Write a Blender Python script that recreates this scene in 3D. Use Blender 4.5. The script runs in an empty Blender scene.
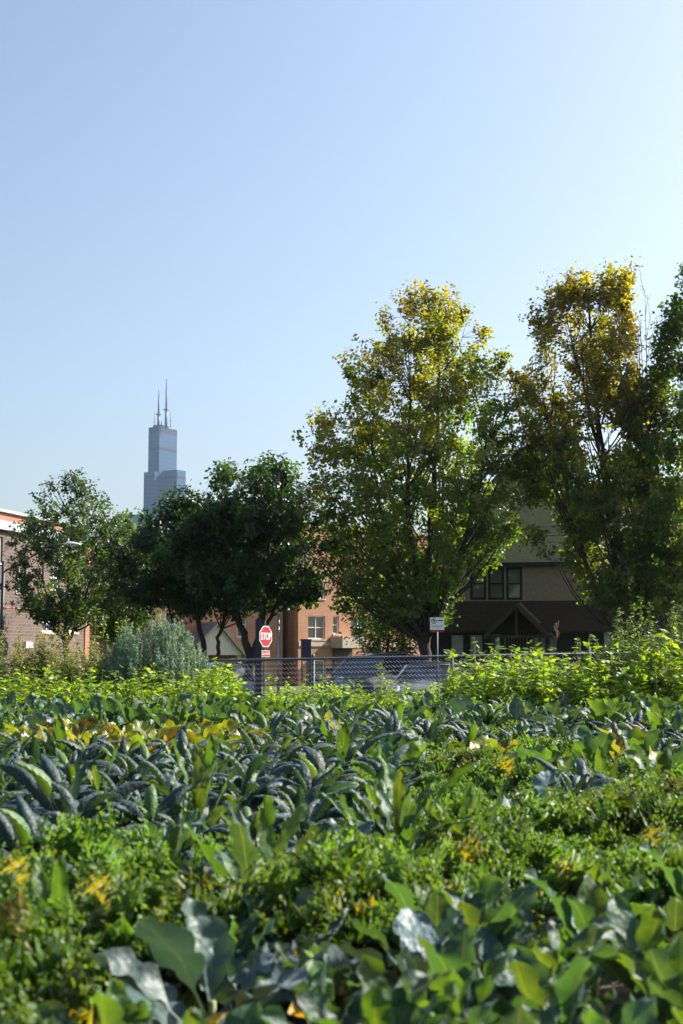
import bpy, math, random
import numpy as np
from mathutils import Vector, noise

PI = math.pi
C = bpy.context.scene.collection
SC = bpy.context.scene

# ------------------------------------------------------------------ camera geometry
FPX = 1024 * 50 / 36
TILT = math.atan(145 / FPX)
CAM = np.array([0.0, 0.0, 1.3])

def ray(px, py):
    u = (px - 341.5) / FPX
    v = (512 - py) / FPX
    return np.array([u, math.cos(TILT) - v * math.sin(TILT), math.sin(TILT) + v * math.cos(TILT)])

def P(px, py, Y):
    """world point at depth Y seen at the given place of the photograph"""
    d = ray(px, py)
    return CAM + d * (Y / d[1])

def PX(px, Y):
    return P(px, 657, Y)[0]

# ------------------------------------------------------------------ helpers
class MB:
    def __init__(self):
        self.v = []; self.f = []; self.t = []; self.u = []; self.n = 0
    def add(self, v, f, tint=(1, 1, 1), luv=None):
        v = np.asarray(v, float).reshape(-1, 3)
        k = len(v)
        o = self.n
        for q in f:
            self.f.append([i + o for i in q])
        self.v.append(v)
        tint = np.asarray(tint, float)
        if tint.ndim == 1:
            tint = np.tile(tint, (k, 1))
        self.t.append(tint)
        self.u.append(np.zeros((k, 3)) if luv is None else np.asarray(luv, float))
        self.n += k
    def box(self, x0, x1, y0, y1, z0, z1, tint=(1, 1, 1)):
        v = [(x0, y0, z0), (x1, y0, z0), (x1, y1, z0), (x0, y1, z0), (x0, y0, z1), (x1, y0, z1), (x1, y1, z1), (x0, y1, z1)]
        f = [(0, 3, 2, 1), (4, 5, 6, 7), (0, 1, 5, 4), (1, 2, 6, 5), (2, 3, 7, 6), (3, 0, 4, 7)]
        self.add(v, f, tint)
    def prism(self, poly, y0, y1, tint=(1, 1, 1)):
        """polygon in x,z pushed along y"""
        n = len(poly)
        v = [(p[0], y0, p[1]) for p in poly] + [(p[0], y1, p[1]) for p in poly]
        f = [tuple(range(n)), tuple(range(2 * n - 1, n - 1, -1))]
        for i in range(n):
            j = (i + 1) % n
            f.append((j, i, i + n, j + n))
        self.add(v, f, tint)
    def prism_x(self, poly, x0, x1, tint=(1, 1, 1)):
        """polygon in y,z pushed along x"""
        n = len(poly)
        v = [(x0, p[0], p[1]) for p in poly] + [(x1, p[0], p[1]) for p in poly]
        f = [tuple(range(n - 1, -1, -1)), tuple(range(n, 2 * n))]
        for i in range(n):
            j = (i + 1) % n
            f.append((i, j, j + n, i + n))
        self.add(v, f, tint)
    def slab(self, a, b, c, d, th, tint=(1, 1, 1)):
        """four corners of a sheet with a thickness"""
        q = np.array([a, b, c, d], float)
        nrm = np.cross(q[1] - q[0], q[3] - q[0]); nrm /= np.linalg.norm(nrm)
        v = np.vstack([q, q - nrm * th])
        f = [(0, 1, 2, 3), (7, 6, 5, 4), (1, 0, 4, 5), (2, 1, 5, 6), (3, 2, 6, 7), (0, 3, 7, 4)]
        self.add(v, f, tint)
    def tube(self, pts, r0, r1=None, sides=6, tint=(1, 1, 1), cap=True):
        pts = np.asarray(pts, float)
        n = len(pts)
        r1 = r0 if r1 is None else r1
        if np.isscalar(r0):
            rad = np.linspace(r0, r1, n)
        else:
            rad = np.asarray(r0, float)
        tan = np.gradient(pts, axis=0)
        tan /= np.maximum(np.linalg.norm(tan, axis=1, keepdims=True), 1e-9)
        ref = np.eye(3)[int(np.argmin(np.abs(tan).max(axis=0)))]
        A = np.cross(tan, ref); A /= np.maximum(np.linalg.norm(A, axis=1, keepdims=True), 1e-9)
        B = np.cross(tan, A)
        ang = np.arange(sides) * 2 * PI / sides
        ring = (A[:, None, :] * np.cos(ang)[None, :, None] + B[:, None, :] * np.sin(ang)[None, :, None]) * rad[:, None, None] + pts[:, None, :]
        f = []
        for i in range(n - 1):
            for k in range(sides):
                k2 = (k + 1) % sides
                f.append((i * sides + k, i * sides + k2, (i + 1) * sides + k2, (i + 1) * sides + k))
        if cap:
            f.append(tuple(range(sides - 1, -1, -1)))
            f.append(tuple((n - 1) * sides + k for k in range(sides)))
        self.add(ring.reshape(-1, 3), f, tint)
    def lathe(self, prof, sides=16, tint=(1, 1, 1), centre=(0, 0, 0), axis='z'):
        ang = np.arange(sides) * 2 * PI / sides
        v = []
        for r, h in prof:
            for a in ang:
                p = (r * math.cos(a), r * math.sin(a), h)
                if axis == 'y': p = (p[0], p[2], p[1])
                if axis == 'x': p = (p[2], p[0], p[1])
                v.append((p[0] + centre[0], p[1] + centre[1], p[2] + centre[2]))
        f = []
        for i in range(len(prof) - 1):
            for k in range(sides):
                k2 = (k + 1) % sides
                f.append((i * sides + k, i * sides + k2, (i + 1) * sides + k2, (i + 1) * sides + k))
        f.append(tuple(range(sides - 1, -1, -1)))
        f.append(tuple((len(prof) - 1) * sides + k for k in range(sides)))
        self.add(v, f, tint)
    def build(self, name, mat, parent=None, smooth=False, loc=None):
        me = bpy.data.meshes.new(name)
        V = np.vstack(self.v)
        me.from_pydata(V.tolist(), [], self.f)
        a = me.attributes.new('tint', 'FLOAT_COLOR', 'POINT')
        T = np.vstack(self.t)
        a.data.foreach_set('color', np.hstack([T, np.ones((len(T), 1))]).astype(np.float32).ravel())
        U = np.vstack(self.u)
        if np.any(U):
            b = me.attributes.new('leafuv', 'FLOAT_VECTOR', 'POINT')
            b.data.foreach_set('vector', U.astype(np.float32).ravel())
        if smooth:
            me.polygons.foreach_set('use_smooth', np.ones(len(me.polygons), bool))
        me.materials.append(mat)
        o = bpy.data.objects.new(name, me)
        C.objects.link(o)
        if parent is not None: o.parent = parent
        if loc is not None: o.location = loc
        return o

def tag(o, label=None, cat=None, group=None, kind=None):
    if label: o['label'] = label
    if cat: o['category'] = cat
    if group: o['group'] = group
    if kind: o['kind'] = kind
    return o

def thing(name, label, cat, loc=(0, 0, 0), rz=0.0, group=None):
    o = bpy.data.objects.new(name, None)
    C.objects.link(o)
    o.location = loc
    o.rotation_euler = (0, 0, rz)
    o.empty_display_size = 0.2
    return tag(o, label, cat, group)

def dup(src, loc, rz, s=1.0, label=None, group=None, tilt=(0, 0)):
    c = src.copy(); C.objects.link(c)
    c.location = loc; c.rotation_euler = (tilt[0], tilt[1], rz); c.scale = (s, s, s)
    if label: c['label'] = label
    if group: c['group'] = group
    for ch in src.children:
        k = ch.copy(); C.objects.link(k); k.parent = c
        for g in ch.children:
            h = g.copy(); C.objects.link(h); h.parent = k
    return c

# ------------------------------------------------------------------ materials
def mat(name):
    m = bpy.data.materials.new(name); m.use_nodes = True
    nt = m.node_tree
    b = nt.nodes['Principled BSDF']
    return m, nt, b

def N(nt, kind, **kw):
    n = nt.nodes.new(kind)
    for k, v in kw.items(): setattr(n, k, v)
    return n

def math_node(nt, op, a, b=None, c=None):
    n = nt.nodes.new('ShaderNodeMath'); n.operation = op
    for i, x in enumerate((a, b, c)):
        if x is None: continue
        if isinstance(x, (int, float)): n.inputs[i].default_value = x
        else: nt.links.new(x, n.inputs[i])
    return n.outputs[0]

def plain(name, col, rough=0.6, metal=0.0, var=0.12, scale=8.0, bump=0.0, spec=0.5):
    m, nt, b = mat(name)
    tc = N(nt, 'ShaderNodeTexCoord')
    nz = N(nt, 'ShaderNodeTexNoise'); nz.inputs['Scale'].default_value = scale; nz.inputs['Detail'].default_value = 6
    nt.links.new(tc.outputs['Object'], nz.inputs['Vector'])
    mr = N(nt, 'ShaderNodeMapRange'); mr.inputs[1].default_value = .3; mr.inputs[2].default_value = .7
    mr.inputs[3].default_value = 1 - var; mr.inputs[4].default_value = 1 + var
    nt.links.new(nz.outputs[0], mr.inputs[0])
    mx = N(nt, 'ShaderNodeVectorMath', operation='SCALE'); mx.inputs[0].default_value = col
    nt.links.new(mr.outputs[0], mx.inputs['Scale'])
    nt.links.new(mx.outputs[0], b.inputs['Base Color'])
    b.inputs['Roughness'].default_value = rough
    b.inputs['Metallic'].default_value = metal
    b.inputs['Specular IOR Level'].default_value = spec
    if bump:
        bp = N(nt, 'ShaderNodeBump'); bp.inputs['Strength'].default_value = bump; bp.inputs['Distance'].default_value = .02
        nt.links.new(nz.outputs[0], bp.inputs['Height']); nt.links.new(bp.outputs[0], b.inputs['Normal'])
    return m

def leaf_mat(name, rough=0.45, trans=0.38, veins=False, bump=0.0, bscale=60.0, midgain=.28, vg=.07, gain=(2.3, 2.2, .7), var=.25, spec=.5, bloom=0.0):
    """leaf: own colour from the 'tint' attribute, light passes through it"""
    m, nt, b = mat(name)
    at = N(nt, 'ShaderNodeAttribute', attribute_name='tint')
    oi = N(nt, 'ShaderNodeObjectInfo')
    tc = N(nt, 'ShaderNodeTexCoord')
    nz = N(nt, 'ShaderNodeTexNoise'); nz.inputs['Scale'].default_value = 9; nz.inputs['Detail'].default_value = 4
    nt.links.new(tc.outputs['Object'], nz.inputs['Vector'])
    k = math_node(nt, 'MULTIPLY_ADD', oi.outputs['Random'], var, 1 - var / 2)
    k2 = math_node(nt, 'MULTIPLY_ADD', nz.outputs[0], .7, .65)
    k = math_node(nt, 'MULTIPLY', k, k2)
    sc = N(nt, 'ShaderNodeVectorMath', operation='SCALE')
    nt.links.new(at.outputs['Color'], sc.inputs[0]); nt.links.new(k, sc.inputs['Scale'])
    col = sc.outputs[0]
    if veins:
        uv = N(nt, 'ShaderNodeAttribute', attribute_name='leafuv')
        sx = N(nt, 'ShaderNodeSeparateXYZ'); nt.links.new(uv.outputs['Vector'], sx.inputs[0])
        ac = math_node(nt, 'ABSOLUTE', sx.outputs[0])
        ph = math_node(nt, 'MULTIPLY_ADD', ac, -1.1, math_node(nt, 'MULTIPLY', sx.outputs[1], 9.0))
        fr = math_node(nt, 'ABSOLUTE', math_node(nt, 'SUBTRACT', math_node(nt, 'FRACT', ph), .5))
        vein = math_node(nt, 'LESS_THAN', fr, .05)
        mid = math_node(nt, 'LESS_THAN', ac, .05)
        vm = math_node(nt, 'MAXIMUM', math_node(nt, 'MULTIPLY', vein, vg), math_node(nt, 'MULTIPLY', mid, midgain))
        mx = N(nt, 'ShaderNodeMix', data_type='RGBA')
        nt.links.new(vm, mx.inputs[0]); nt.links.new(col, mx.inputs[6])
        mx.inputs[7].default_value = (.22, .27, .12, 1)
        col = mx.outputs[2]
    nt.links.new(col, b.inputs['Base Color'])
    b.inputs['Roughness'].default_value = rough
    b.inputs['Specular IOR Level'].default_value = spec
    if bloom:
        b.inputs['Sheen Weight'].default_value = bloom
        b.inputs['Sheen Roughness'].default_value = .5
        b.inputs['Sheen Tint'].default_value = (.75, .85, 1, 1)
    if bump:
        n2 = N(nt, 'ShaderNodeTexVoronoi'); n2.inputs['Scale'].default_value = bscale
        nt.links.new(tc.outputs['Object'], n2.inputs['Vector'])
        bp = N(nt, 'ShaderNodeBump'); bp.inputs['Strength'].default_value = bump; bp.inputs['Distance'].default_value = .01
        nt.links.new(n2.outputs[0], bp.inputs['Height']); nt.links.new(bp.outputs[0], b.inputs['Normal'])
    tr = N(nt, 'ShaderNodeBsdfTranslucent')
    g = N(nt, 'ShaderNodeVectorMath', operation='MULTIPLY'); g.inputs[1].default_value = gain
    nt.links.new(col, g.inputs[0]); nt.links.new(g.outputs[0], tr.inputs['Color'])
    ms = N(nt, 'ShaderNodeMixShader'); ms.inputs[0].default_value = trans
    nt.links.new(b.outputs[0], ms.inputs[1]); nt.links.new(tr.outputs[0], ms.inputs[2])
    out = nt.nodes['Material Output']
    nt.links.new(ms.outputs[0], out.inputs['Surface'])
    return m

def brick(name, c1, c2, mortar, scale=1.0, rough=.85):
    m, nt, b = mat(name)
    tc = N(nt, 'ShaderNodeTexCoord')
    sx = N(nt, 'ShaderNodeSeparateXYZ'); nt.links.new(tc.outputs['Object'], sx.inputs[0])
    cx = N(nt, 'ShaderNodeCombineXYZ')
    nt.links.new(math_node(nt, 'ADD', sx.outputs[0], sx.outputs[1]), cx.inputs[0]); nt.links.new(sx.outputs[2], cx.inputs[1])
    bt = N(nt, 'ShaderNodeTexBrick')
    bt.inputs['Color1'].default_value = (*c1, 1); bt.inputs['Color2'].default_value = (*c2, 1); bt.inputs['Mortar'].default_value = (*mortar, 1)
    bt.inputs['Scale'].default_value = scale; bt.inputs['Brick Width'].default_value = .22; bt.inputs['Row Height'].default_value = .075
    bt.inputs['Mortar Size'].default_value = .008
    nt.links.new(cx.outputs[0], bt.inputs['Vector'])
    nz = N(nt, 'ShaderNodeTexNoise'); nz.inputs['Scale'].default_value = .9; nz.inputs['Detail'].default_value = 8
    nt.links.new(tc.outputs['Object'], nz.inputs['Vector'])
    s = N(nt, 'ShaderNodeVectorMath', operation='SCALE')
    nt.links.new(bt.outputs['Color'], s.inputs[0])
    nt.links.new(math_node(nt, 'MULTIPLY_ADD', nz.outputs[0], .7, .65), s.inputs['Scale'])
    nt.links.new(s.outputs[0], b.inputs['Base Color'])
    b.inputs['Roughness'].default_value = rough
    bp = N(nt, 'ShaderNodeBump'); bp.inputs['Strength'].default_value = .3; bp.inputs['Distance'].default_value = .01
    nt.links.new(bt.outputs['Fac'], bp.inputs['Height']); bp.invert = True
    nt.links.new(bp.outputs[0], b.inputs['Normal'])
    return m

def glass(name, col=(.03, .04, .05), rough=.08):
    m, nt, b = mat(name)
    b.inputs['Base Color'].default_value = (*col, 1)
    b.inputs['Roughness'].default_value = rough
    b.inputs['Specular IOR Level'].default_value = .8
    return m

M = {}
M['collard'] = leaf_mat('collard_leaf', .52, .30, True, .4, 36, gain=(3.0, 2.4, .45), bloom=.08, spec=.32)
M['lacinato'] = leaf_mat('lacinato_leaf', .55, .22, True, .35, 55, gain=(3.2, 2.7, .5), bloom=.14, spec=.38, midgain=.15, vg=.08)
M['glaucous'] = leaf_mat('glaucous_leaf', .5, .10, True, .4, 36, gain=(2.2, 2.2, .6), bloom=.2, spec=.35)
M['curly'] = leaf_mat('curly_leaf', .5, .3, True, .1, 60, gain=(2.7, 2.5, .45), spec=.3, var=.7)
M['chard'] = leaf_mat('chard_leaf', .4, .4, True, .2, 50, gain=(1.3, 1.2, .5))
M['herb'] = leaf_mat('herb_leaf', .5, .42, False, gain=(2.2, 2.0, .5))
M['crown'] = leaf_mat('crown_leaf', .4, .48, False, gain=(3.1, 3.1, .5), var=.1, spec=.5)
M['dark_crown'] = leaf_mat('dark_crown_leaf', .4, .40, False, gain=(3.0, 3.3, .6), var=.1, spec=.5)
M['needle'] = leaf_mat('needle_leaf', .6, .25, False, gain=(1.5, 1.6, .8), spec=.3)
M['weed'] = leaf_mat('weed_leaf', .6, .35, False, gain=(2.0, 2.0, .5))
M['stem'] = plain('green_stem', (.16, .2, .06), .55, var=.3, scale=20)
M['pink_stem'] = plain('red_stem', (.3, .06, .05), .5, var=.3, scale=20)
M['dry'] = plain('dry_stalk', (.30, .22, .12), .8, var=.3, scale=25)
M['bark'] = plain('bark', (.045, .036, .03), .9, var=.4, scale=9, bump=.8)
M['wood'] = plain('weathered_wood', (.3, .22, .14), .8, var=.3, scale=14, bump=.3)
M['steel'] = plain('galvanised_steel', (.30, .33, .38), .4, .8, .15, 12)
M['fence'] = plain('fence_wire', (.12, .14, .19), .5, .45, .15, 12)
M['rail'] = plain('fence_rail', (.085, .10, .14), .6, .2, .15, 12)
M['dark_steel'] = plain('dark_painted_steel', (.025, .03, .038), .5, .2, .2, 6)
M['lamp_grey'] = plain('lamp_housing', (.55, .57, .6), .45, .2, .08, 6)
M['white_paint'] = plain('white_paint', (.75, .75, .73), .55, 0, .06, 5)
M['roof_metal'] = plain('roof_metal', (.38, .41, .45), .6, 0, .08, 3)
M['offwhite'] = plain('cream_trim', (.62, .57, .48), .65, 0, .08, 4)
M['sign_red'] = plain('sign_red', (.36, .006, .02), .35, 0, .06, 4)
M['sign_white'] = plain('sign_white', (.8, .8, .8), .4, 0, .03, 4)
M['sign_black'] = plain('sign_black', (.03, .03, .03), .5, 0, .03, 4)
M['navy'] = plain('navy_panel', (.012, .016, .045), .5, 0, .15, 3)
M['brick_brown'] = brick('brown_brick', (.12, .08, .064), (.078, .055, .046), (.15, .12, .105), .5)
M['brick_red'] = brick('red_brick', (.36, .12, .065), (.29, .095, .055), (.3, .22, .18))
M['brick_tan'] = brick('tan_brick', (.43, .195, .10), (.37, .165, .085), (.42, .3, .21))
M['brick_orange'] = brick('orange_brick', (.33, .13, .065), (.27, .105, .054), (.28, .19, .13))
M['stone'] = plain('limestone', (.45, .38, .3), .8, 0, .15, 5, .2)
M['siding'] = plain('cream_siding', (.56, .51, .41), .7, 0, .08, 3)
M['stucco'] = plain('taupe_stucco', (.34, .28, .245), .9, 0, .12, 6, .2)
M['brown_shingle'] = brick('brown_shingle', (.085, .055, .042), (.065, .043, .033), (.03, .02, .016), 1.0, .9)
M['grey_shingle'] = brick('grey_shingle', (.22, .21, .2), (.17, .165, .16), (.1, .1, .1), 1.0, .9)
M['dark_trim'] = plain('dark_brown_trim', (.028, .022, .02), .7, 0, .15, 5)
M['grey_trim'] = plain('grey_trim', (.24, .23, .22), .6, 0, .08, 5)
M['curtain'] = plain('pale_curtain', (.5, .55, .57), .8, 0, .1, 6)
M['glass'] = glass('window_glass')
M['blue_glass'] = glass('window_glass_pale', (.16, .19, .2), .05)
M['tower'] = None
M['rubber'] = plain('tyre_rubber', (.02, .02, .02), .8, 0, .1, 8)
M['rim'] = plain('alloy_rim', (.5, .5, .52), .35, .8, .08, 8)
M['car_glass'] = glass('car_glass', (.02, .03, .045), .04)
M['lens'] = glass('clear_lens', (.7, .7, .72), .1)
M['red_lens'] = glass('red_lens', (.4, .01, .01), .2)

def car_paint(name, col):
    m = plain(name, col, .3, .35, .03, 3)
    b = m.node_tree.nodes['Principled BSDF']
    b.inputs['Coat Weight'].default_value = .8; b.inputs['Coat Roughness'].default_value = .05
    return m

# soil
def soil_mat():
    m, nt, b = mat('soil')
    tc = N(nt, 'ShaderNodeTexCoord')
    n1 = N(nt, 'ShaderNodeTexNoise'); n1.inputs['Scale'].default_value = 6; n1.inputs['Detail'].default_value = 10
    nt.links.new(tc.outputs['Object'], n1.inputs['Vector'])
    cr = N(nt, 'ShaderNodeValToRGB')
    cr.color_ramp.elements[0].position = .35; cr.color_ramp.elements[0].color = (.022, .015, .01, 1)
    cr.color_ramp.elements[1].position = .7; cr.color_ramp.elements[1].color = (.10, .07, .045, 1)
    nt.links.new(n1.outputs[0], cr.inputs[0]); nt.links.new(cr.outputs[0], b.inputs['Base Color'])
    b.inputs['Roughness'].default_value = .95
    bp = N(nt, 'ShaderNodeBump'); bp.inputs['Strength'].default_value = 1; bp.inputs['Distance'].default_value = .05
    nt.links.new(n1.outputs[0], bp.inputs['Height']); nt.links.new(bp.outputs[0], b.inputs['Normal'])
    return m
M['soil'] = soil_mat()
M['grass_ground'] = plain('grass_ground', (.055, .075, .025), .95, 0, .4, 1.5, .5)
M['asphalt'] = plain('asphalt', (.05, .05, .052), .9, 0, .2, 4, .3)
M['concrete'] = plain('concrete', (.33, .32, .3), .9, 0, .15, 3, .2)

# ------------------------------------------------------------------ the setting
def sheet(name, xs, rows, m):
    """rows = list of (y, z)"""
    mb = MB()
    v = []; f = []
    nx = len(xs)
    for y, z in rows:
        for x in xs: v.append((x, y, z))
    for i in range(len(rows) - 1):
        for j in range(nx - 1):
            f.append((i * nx + j, i * nx + j + 1, (i + 1) * nx + j + 1, (i + 1) * nx + j))
    mb.add(v, f)
    o = mb.build(name, m)
    o['kind'] = 'structure'
    return o

GZ = -0.35
sheet('ground', [-1500, -200, -40, 0, 40, 200, 1500],
      [(-200, 0), (0, 0), (28, 0), (30, -.15), (32, GZ), (60, GZ), (300, GZ), (3000, GZ)], M['grass_ground'])
mb = MB()
rng0 = np.random.default_rng(2)
nx, ny = 60, 120
xs = np.linspace(-9, 9, nx); ys = np.linspace(-1, 27.2, ny)
v = [(x, y, .012 + .045 * (noise.noise(Vector((x * .8, y * .8, 0))) * .5 + .5) + .03 * (noise.noise(Vector((x * 3.1, y * 3.1, 5))) * .5 + .5)) for y in ys for x in xs]
f = [(i * nx + j, i * nx + j + 1, (i + 1) * nx + j + 1, (i + 1) * nx + j) for i in range(ny - 1) for j in range(nx - 1)]
mb.add(v, f)
mb.build('garden_soil', M['soil'], smooth=True)['kind'] = 'structure'
sheet('road', [-150, 0, 150], [(40.48, GZ + .004), (48, GZ + .004)], M['asphalt'])
for nm, y0, y1 in (('near_pavement', 38.0, 40.3), ('far_pavement', 48.2, 50.0)):
    mb = MB(); mb.box(-150, 150, y0, y1, GZ - .05, GZ + .13); mb.build(nm, M['concrete'])['kind'] = 'structure'
for nm, y0, y1 in (('near_kerb', 40.3, 40.48), ('far_kerb', 48.02, 48.2)):
    mb = MB(); mb.box(-150, 150, y0, y1, GZ - .05, GZ + .125); mb.build(nm, M['stone'])['kind'] = 'structure'
mb = MB()
for k in range(-20, 20): mb.box(k * 6, k * 6 + 3, 44.2, 44.32, GZ + .006, GZ + .010)
mb.build('road_marking', M['white_paint'])['kind'] = 'structure'

# ------------------------------------------------------------------ leaves
def leaf_grid(L, W, n, m, e0, droop, kind, rng, cup=0.25, ruf=0.0, freq=6, petiole=.3, wob=0.0, tw=0.0, pk=0.0):
    """one leaf along +x from the origin: (verts, faces, leafuv)"""
    s = np.linspace(0, 1, n)
    e = e0 - droop * s ** 1.6
    ds = L / (n - 1)
    px = np.concatenate([[0], np.cumsum(np.cos(e[:-1]) * ds)])
    pz = np.concatenate([[0], np.cumsum(np.sin(e[:-1]) * ds)])
    b = np.clip((s - petiole) / (1 - petiole), 0, 1)
    if kind == 'broad':
        w = W * np.clip(np.sin(PI * np.clip(b, 0, 1) ** 1.15), 0, 1) ** .58
    elif kind == 'strap':
        w = W * np.clip(np.sin(PI * b ** .8), 0, 1) ** .5
    else:
        w = W * np.clip(np.sin(PI * b ** .75), 0, 1) ** .6 * (1 + .22 * np.sin(b * 2 * PI * 4.5 + rng.uniform(0, 6)))
    w = np.nan_to_num(w)
    w = np.maximum(w, .005 * np.clip(1.6 - s, 0.3, 1.6))
    w[-1] = max(.006, W * .12)
    c = np.linspace(-1, 1, m)
    S, Cc = np.meshgrid(s, c, indexing='ij')
    Wd = w[:, None] * np.ones_like(Cc)
    ph1, ph2 = rng.uniform(0, 6, 2)
    blade = np.clip((S - petiole) * 6, 0, 1)
    side = np.where(Cc < 0, ph1, ph2)
    q = np.abs(Cc)
    off = Wd * q * math.sin(cup) * np.sign(cup if cup else 1) * (1 if cup > 0 else -1) * q
    off = off + ruf * q ** 2 * np.sin(2 * PI * freq * S + side) * blade + .4 * ruf * q * np.sin(2 * PI * freq * 1.7 * S + side * 2.3) * blade
    off = off + wob * np.sin(2 * PI * (1.3 * S + rng.uniform()) + Cc * 1.5) * blade
    if pk: off = off + rng.normal(0, pk, S.shape) * blade * (q > .05)
    lat = Wd * Cc * np.cos(cup * q) * (1 + (ruf > .01) * .12 * np.cos(2 * PI * freq * S + side))
    E = np.broadcast_to(e[:, None], S.shape)
    T = tw * S
    ny_ = lat * np.cos(T) - off * np.sin(T)
    nn = lat * np.sin(T) + off * np.cos(T)
    X = px[:, None] - nn * np.sin(E)
    Z = pz[:, None] + nn * np.cos(E)
    V = np.stack([X, ny_, Z], -1).reshape(-1, 3)
    U = np.stack([Cc, S, np.zeros_like(S)], -1).reshape(-1, 3)
    F = []
    for i in range(n - 1):
        for j in range(m - 1):
            F.append((i * m + j, i * m + j + 1, (i + 1) * m + j + 1, (i + 1) * m + j))
    return V, F, U

def rotz(V, a):
    c, s = math.cos(a), math.sin(a)
    return np.stack([V[:, 0] * c - V[:, 1] * s, V[:, 0] * s + V[:, 1] * c, V[:, 2]], -1)

def jit(col, rng, h=.18, v=.25):
    k = 1 + rng.uniform(-v, v)
    return np.array([col[0] * k * (1 + rng.uniform(-h, h)), col[1] * k, col[2] * k * (1 + rng.uniform(-h, h))])

def brassica(name, label, cat, seed, kind):
    rng = np.random.default_rng(seed)
    root = thing(name, label, cat)
    fol = MB(); st = MB()
    lean = rng.uniform(-.06, .06, 2)
    wide = kind == 'collard' and seed % 100 == 0
    if kind == 'collard':
        n, H = (9 if wide else 10), .20
    elif kind == 'upright':
        n, H = 17, .14
    elif kind == 'lacinato':
        n, H = 20, .30
    elif kind == 'curly':
        n, H = 19, .20
    else:
        n, H = 17, .03
    a = rng.uniform(0, 6)
    for i in range(n):
        k = i / (n - 1)                       # 0 = oldest, 1 = youngest
        a += 2.4 + rng.uniform(-.35, .35)
        z = H * (.15 + .85 * k)
        base = np.array([lean[0] * z / H, lean[1] * z / H, z])
        tint = None
        if kind == 'collard':
            L = rng.uniform(.38, .56) * (1 - .3 * k ** 3); W = L * rng.uniform(.135, .185)
            e0 = math.radians(42 + 36 * k + rng.uniform(-12, 12)); dr = math.radians(rng.uniform(0, 60) * (1 - .4 * k))
            if wide: W *= 1.3; e0 -= math.radians(16)
            V, F, U = leaf_grid(L, W, 25, 11, e0, dr, 'broad', rng, rng.uniform(.1, .55), .013, 4.2, .36, .010, rng.uniform(-.5, .5), pk=.0012)

            tint = jit((.036, .084, .052), rng)
            if k > .5 and rng.random() < .45: tint = jit((.060, .125, .026), rng)
            if wide: tint = jit((.055, .095, .088), rng)
            elif k < .15 and rng.random() < .35: tint = jit((.33, .24, .04), rng)
        elif kind == 'upright':
            L = rng.uniform(.42, .6); W = L * rng.uniform(.058, .085)
            e0 = math.radians(48 + 34 * k + rng.uniform(-9, 9)); dr = math.radians(rng.uniform(5, 60))
            V, F, U = leaf_grid(L, W, 25, 9, e0, dr, 'broad', rng, rng.uniform(-.2, .5), .010, 6, .25, .012, rng.uniform(-.7, .7), pk=.0012)
            tint = jit((.050, .105, .028), rng)
            if rng.random() < .35: tint = jit((.03, .07, .045), rng)
        elif kind == 'lacinato':
            L = rng.uniform(.28, .56) * (1 - .3 * k ** 3); W = L * rng.uniform(.095, .14)
            e0 = math.radians(38 + 44 * k + rng.uniform(-10, 10)); dr = math.radians(rng.uniform(100, 165) * (1 - .38 * k))
            V, F, U = leaf_grid(L, W, 26, 9, e0, dr, 'strap', rng, rng.uniform(-.75, -.3), .0045, 9, .2, .006, rng.uniform(-.6, .6), pk=.0012)
            tint = jit((.017, .046, .052), rng)
            if k > .6 and rng.random() < .22: tint = jit((.07, .13, .03), rng)
        elif kind == 'curly':
            L = rng.uniform(.27, .38) * (1 - .3 * k ** 3); W = L * rng.uniform(.2, .27)
            e0 = math.radians(22 + 55 * k + rng.uniform(-10, 10)); dr = math.radians(rng.uniform(40, 90) * (1 - .5 * k))
            V, F, U = leaf_grid(L, W, 33, 11, e0, dr, 'frill', rng, rng.uniform(.15, .5), .046, 11, .22, .014, rng.uniform(-.5, .5))
            tint = jit((.048, .105, .024), rng)
            q = V.reshape(33, 11, 3)
            eg = np.concatenate([q[9:, 0], q[9:, 10], q[9:, 1], q[9:, 9], q[20:, 5]])
            m_ = len(eg)
            eg = eg + rng.normal(0, .008, (m_, 3))
            kites(fol, rotz(eg, a) + base, rnd_unit(rng, m_) + np.array([0, 0, .3]), rnd_unit(rng, m_), rng.uniform(.012, .030, m_), .8, np.tile(tint, (m_, 1)) * rng.uniform(.7, 1.5, (m_, 1)), .15)
            if k > .5: tint = jit((.075, .145, .026), rng)
            if (k < .2 and rng.random() < .4) or rng.random() < .035: tint = jit((.21, .18, .035), rng)
        else:
            L = rng.uniform(.32, .5); W = L * rng.uniform(.11, .17)
            e0 = math.radians(52 + 28 * k + rng.uniform(-8, 8)); dr = math.radians(rng.uniform(30, 75))
            V, F, U = leaf_grid(L, W, 15, 7, e0, dr, 'broad', rng, rng.uniform(-.1, .4), .018, 4, .38, .02, rng.uniform(-.6, .6))
            tint = jit([(.30, .29, .022), (.20, .25, .02), (.28, .22, .02), (.11, .17, .02), (.10, .065, .025)][rng.integers(5)], rng)
        sz = .35 + .65 * 1
        fol.add(rotz(V, a) + base, F, tint, U)
    r = .017 if kind in ('collard', 'lacinato') else .013
    pts = [(0, 0, -.06), (lean[0] * .4, lean[1] * .4, H * .4), (lean[0], lean[1], H + .04)]
    st.tube(pts, r * 1.2, r * .6, 7)
    fol.build('foliage', M['glaucous' if wide else {'upright': 'collard'}.get(kind, kind)], root, True)
    st.build('stem', M['pink_stem' if kind == 'chard' else 'stem'], root, True)
    return root

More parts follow.
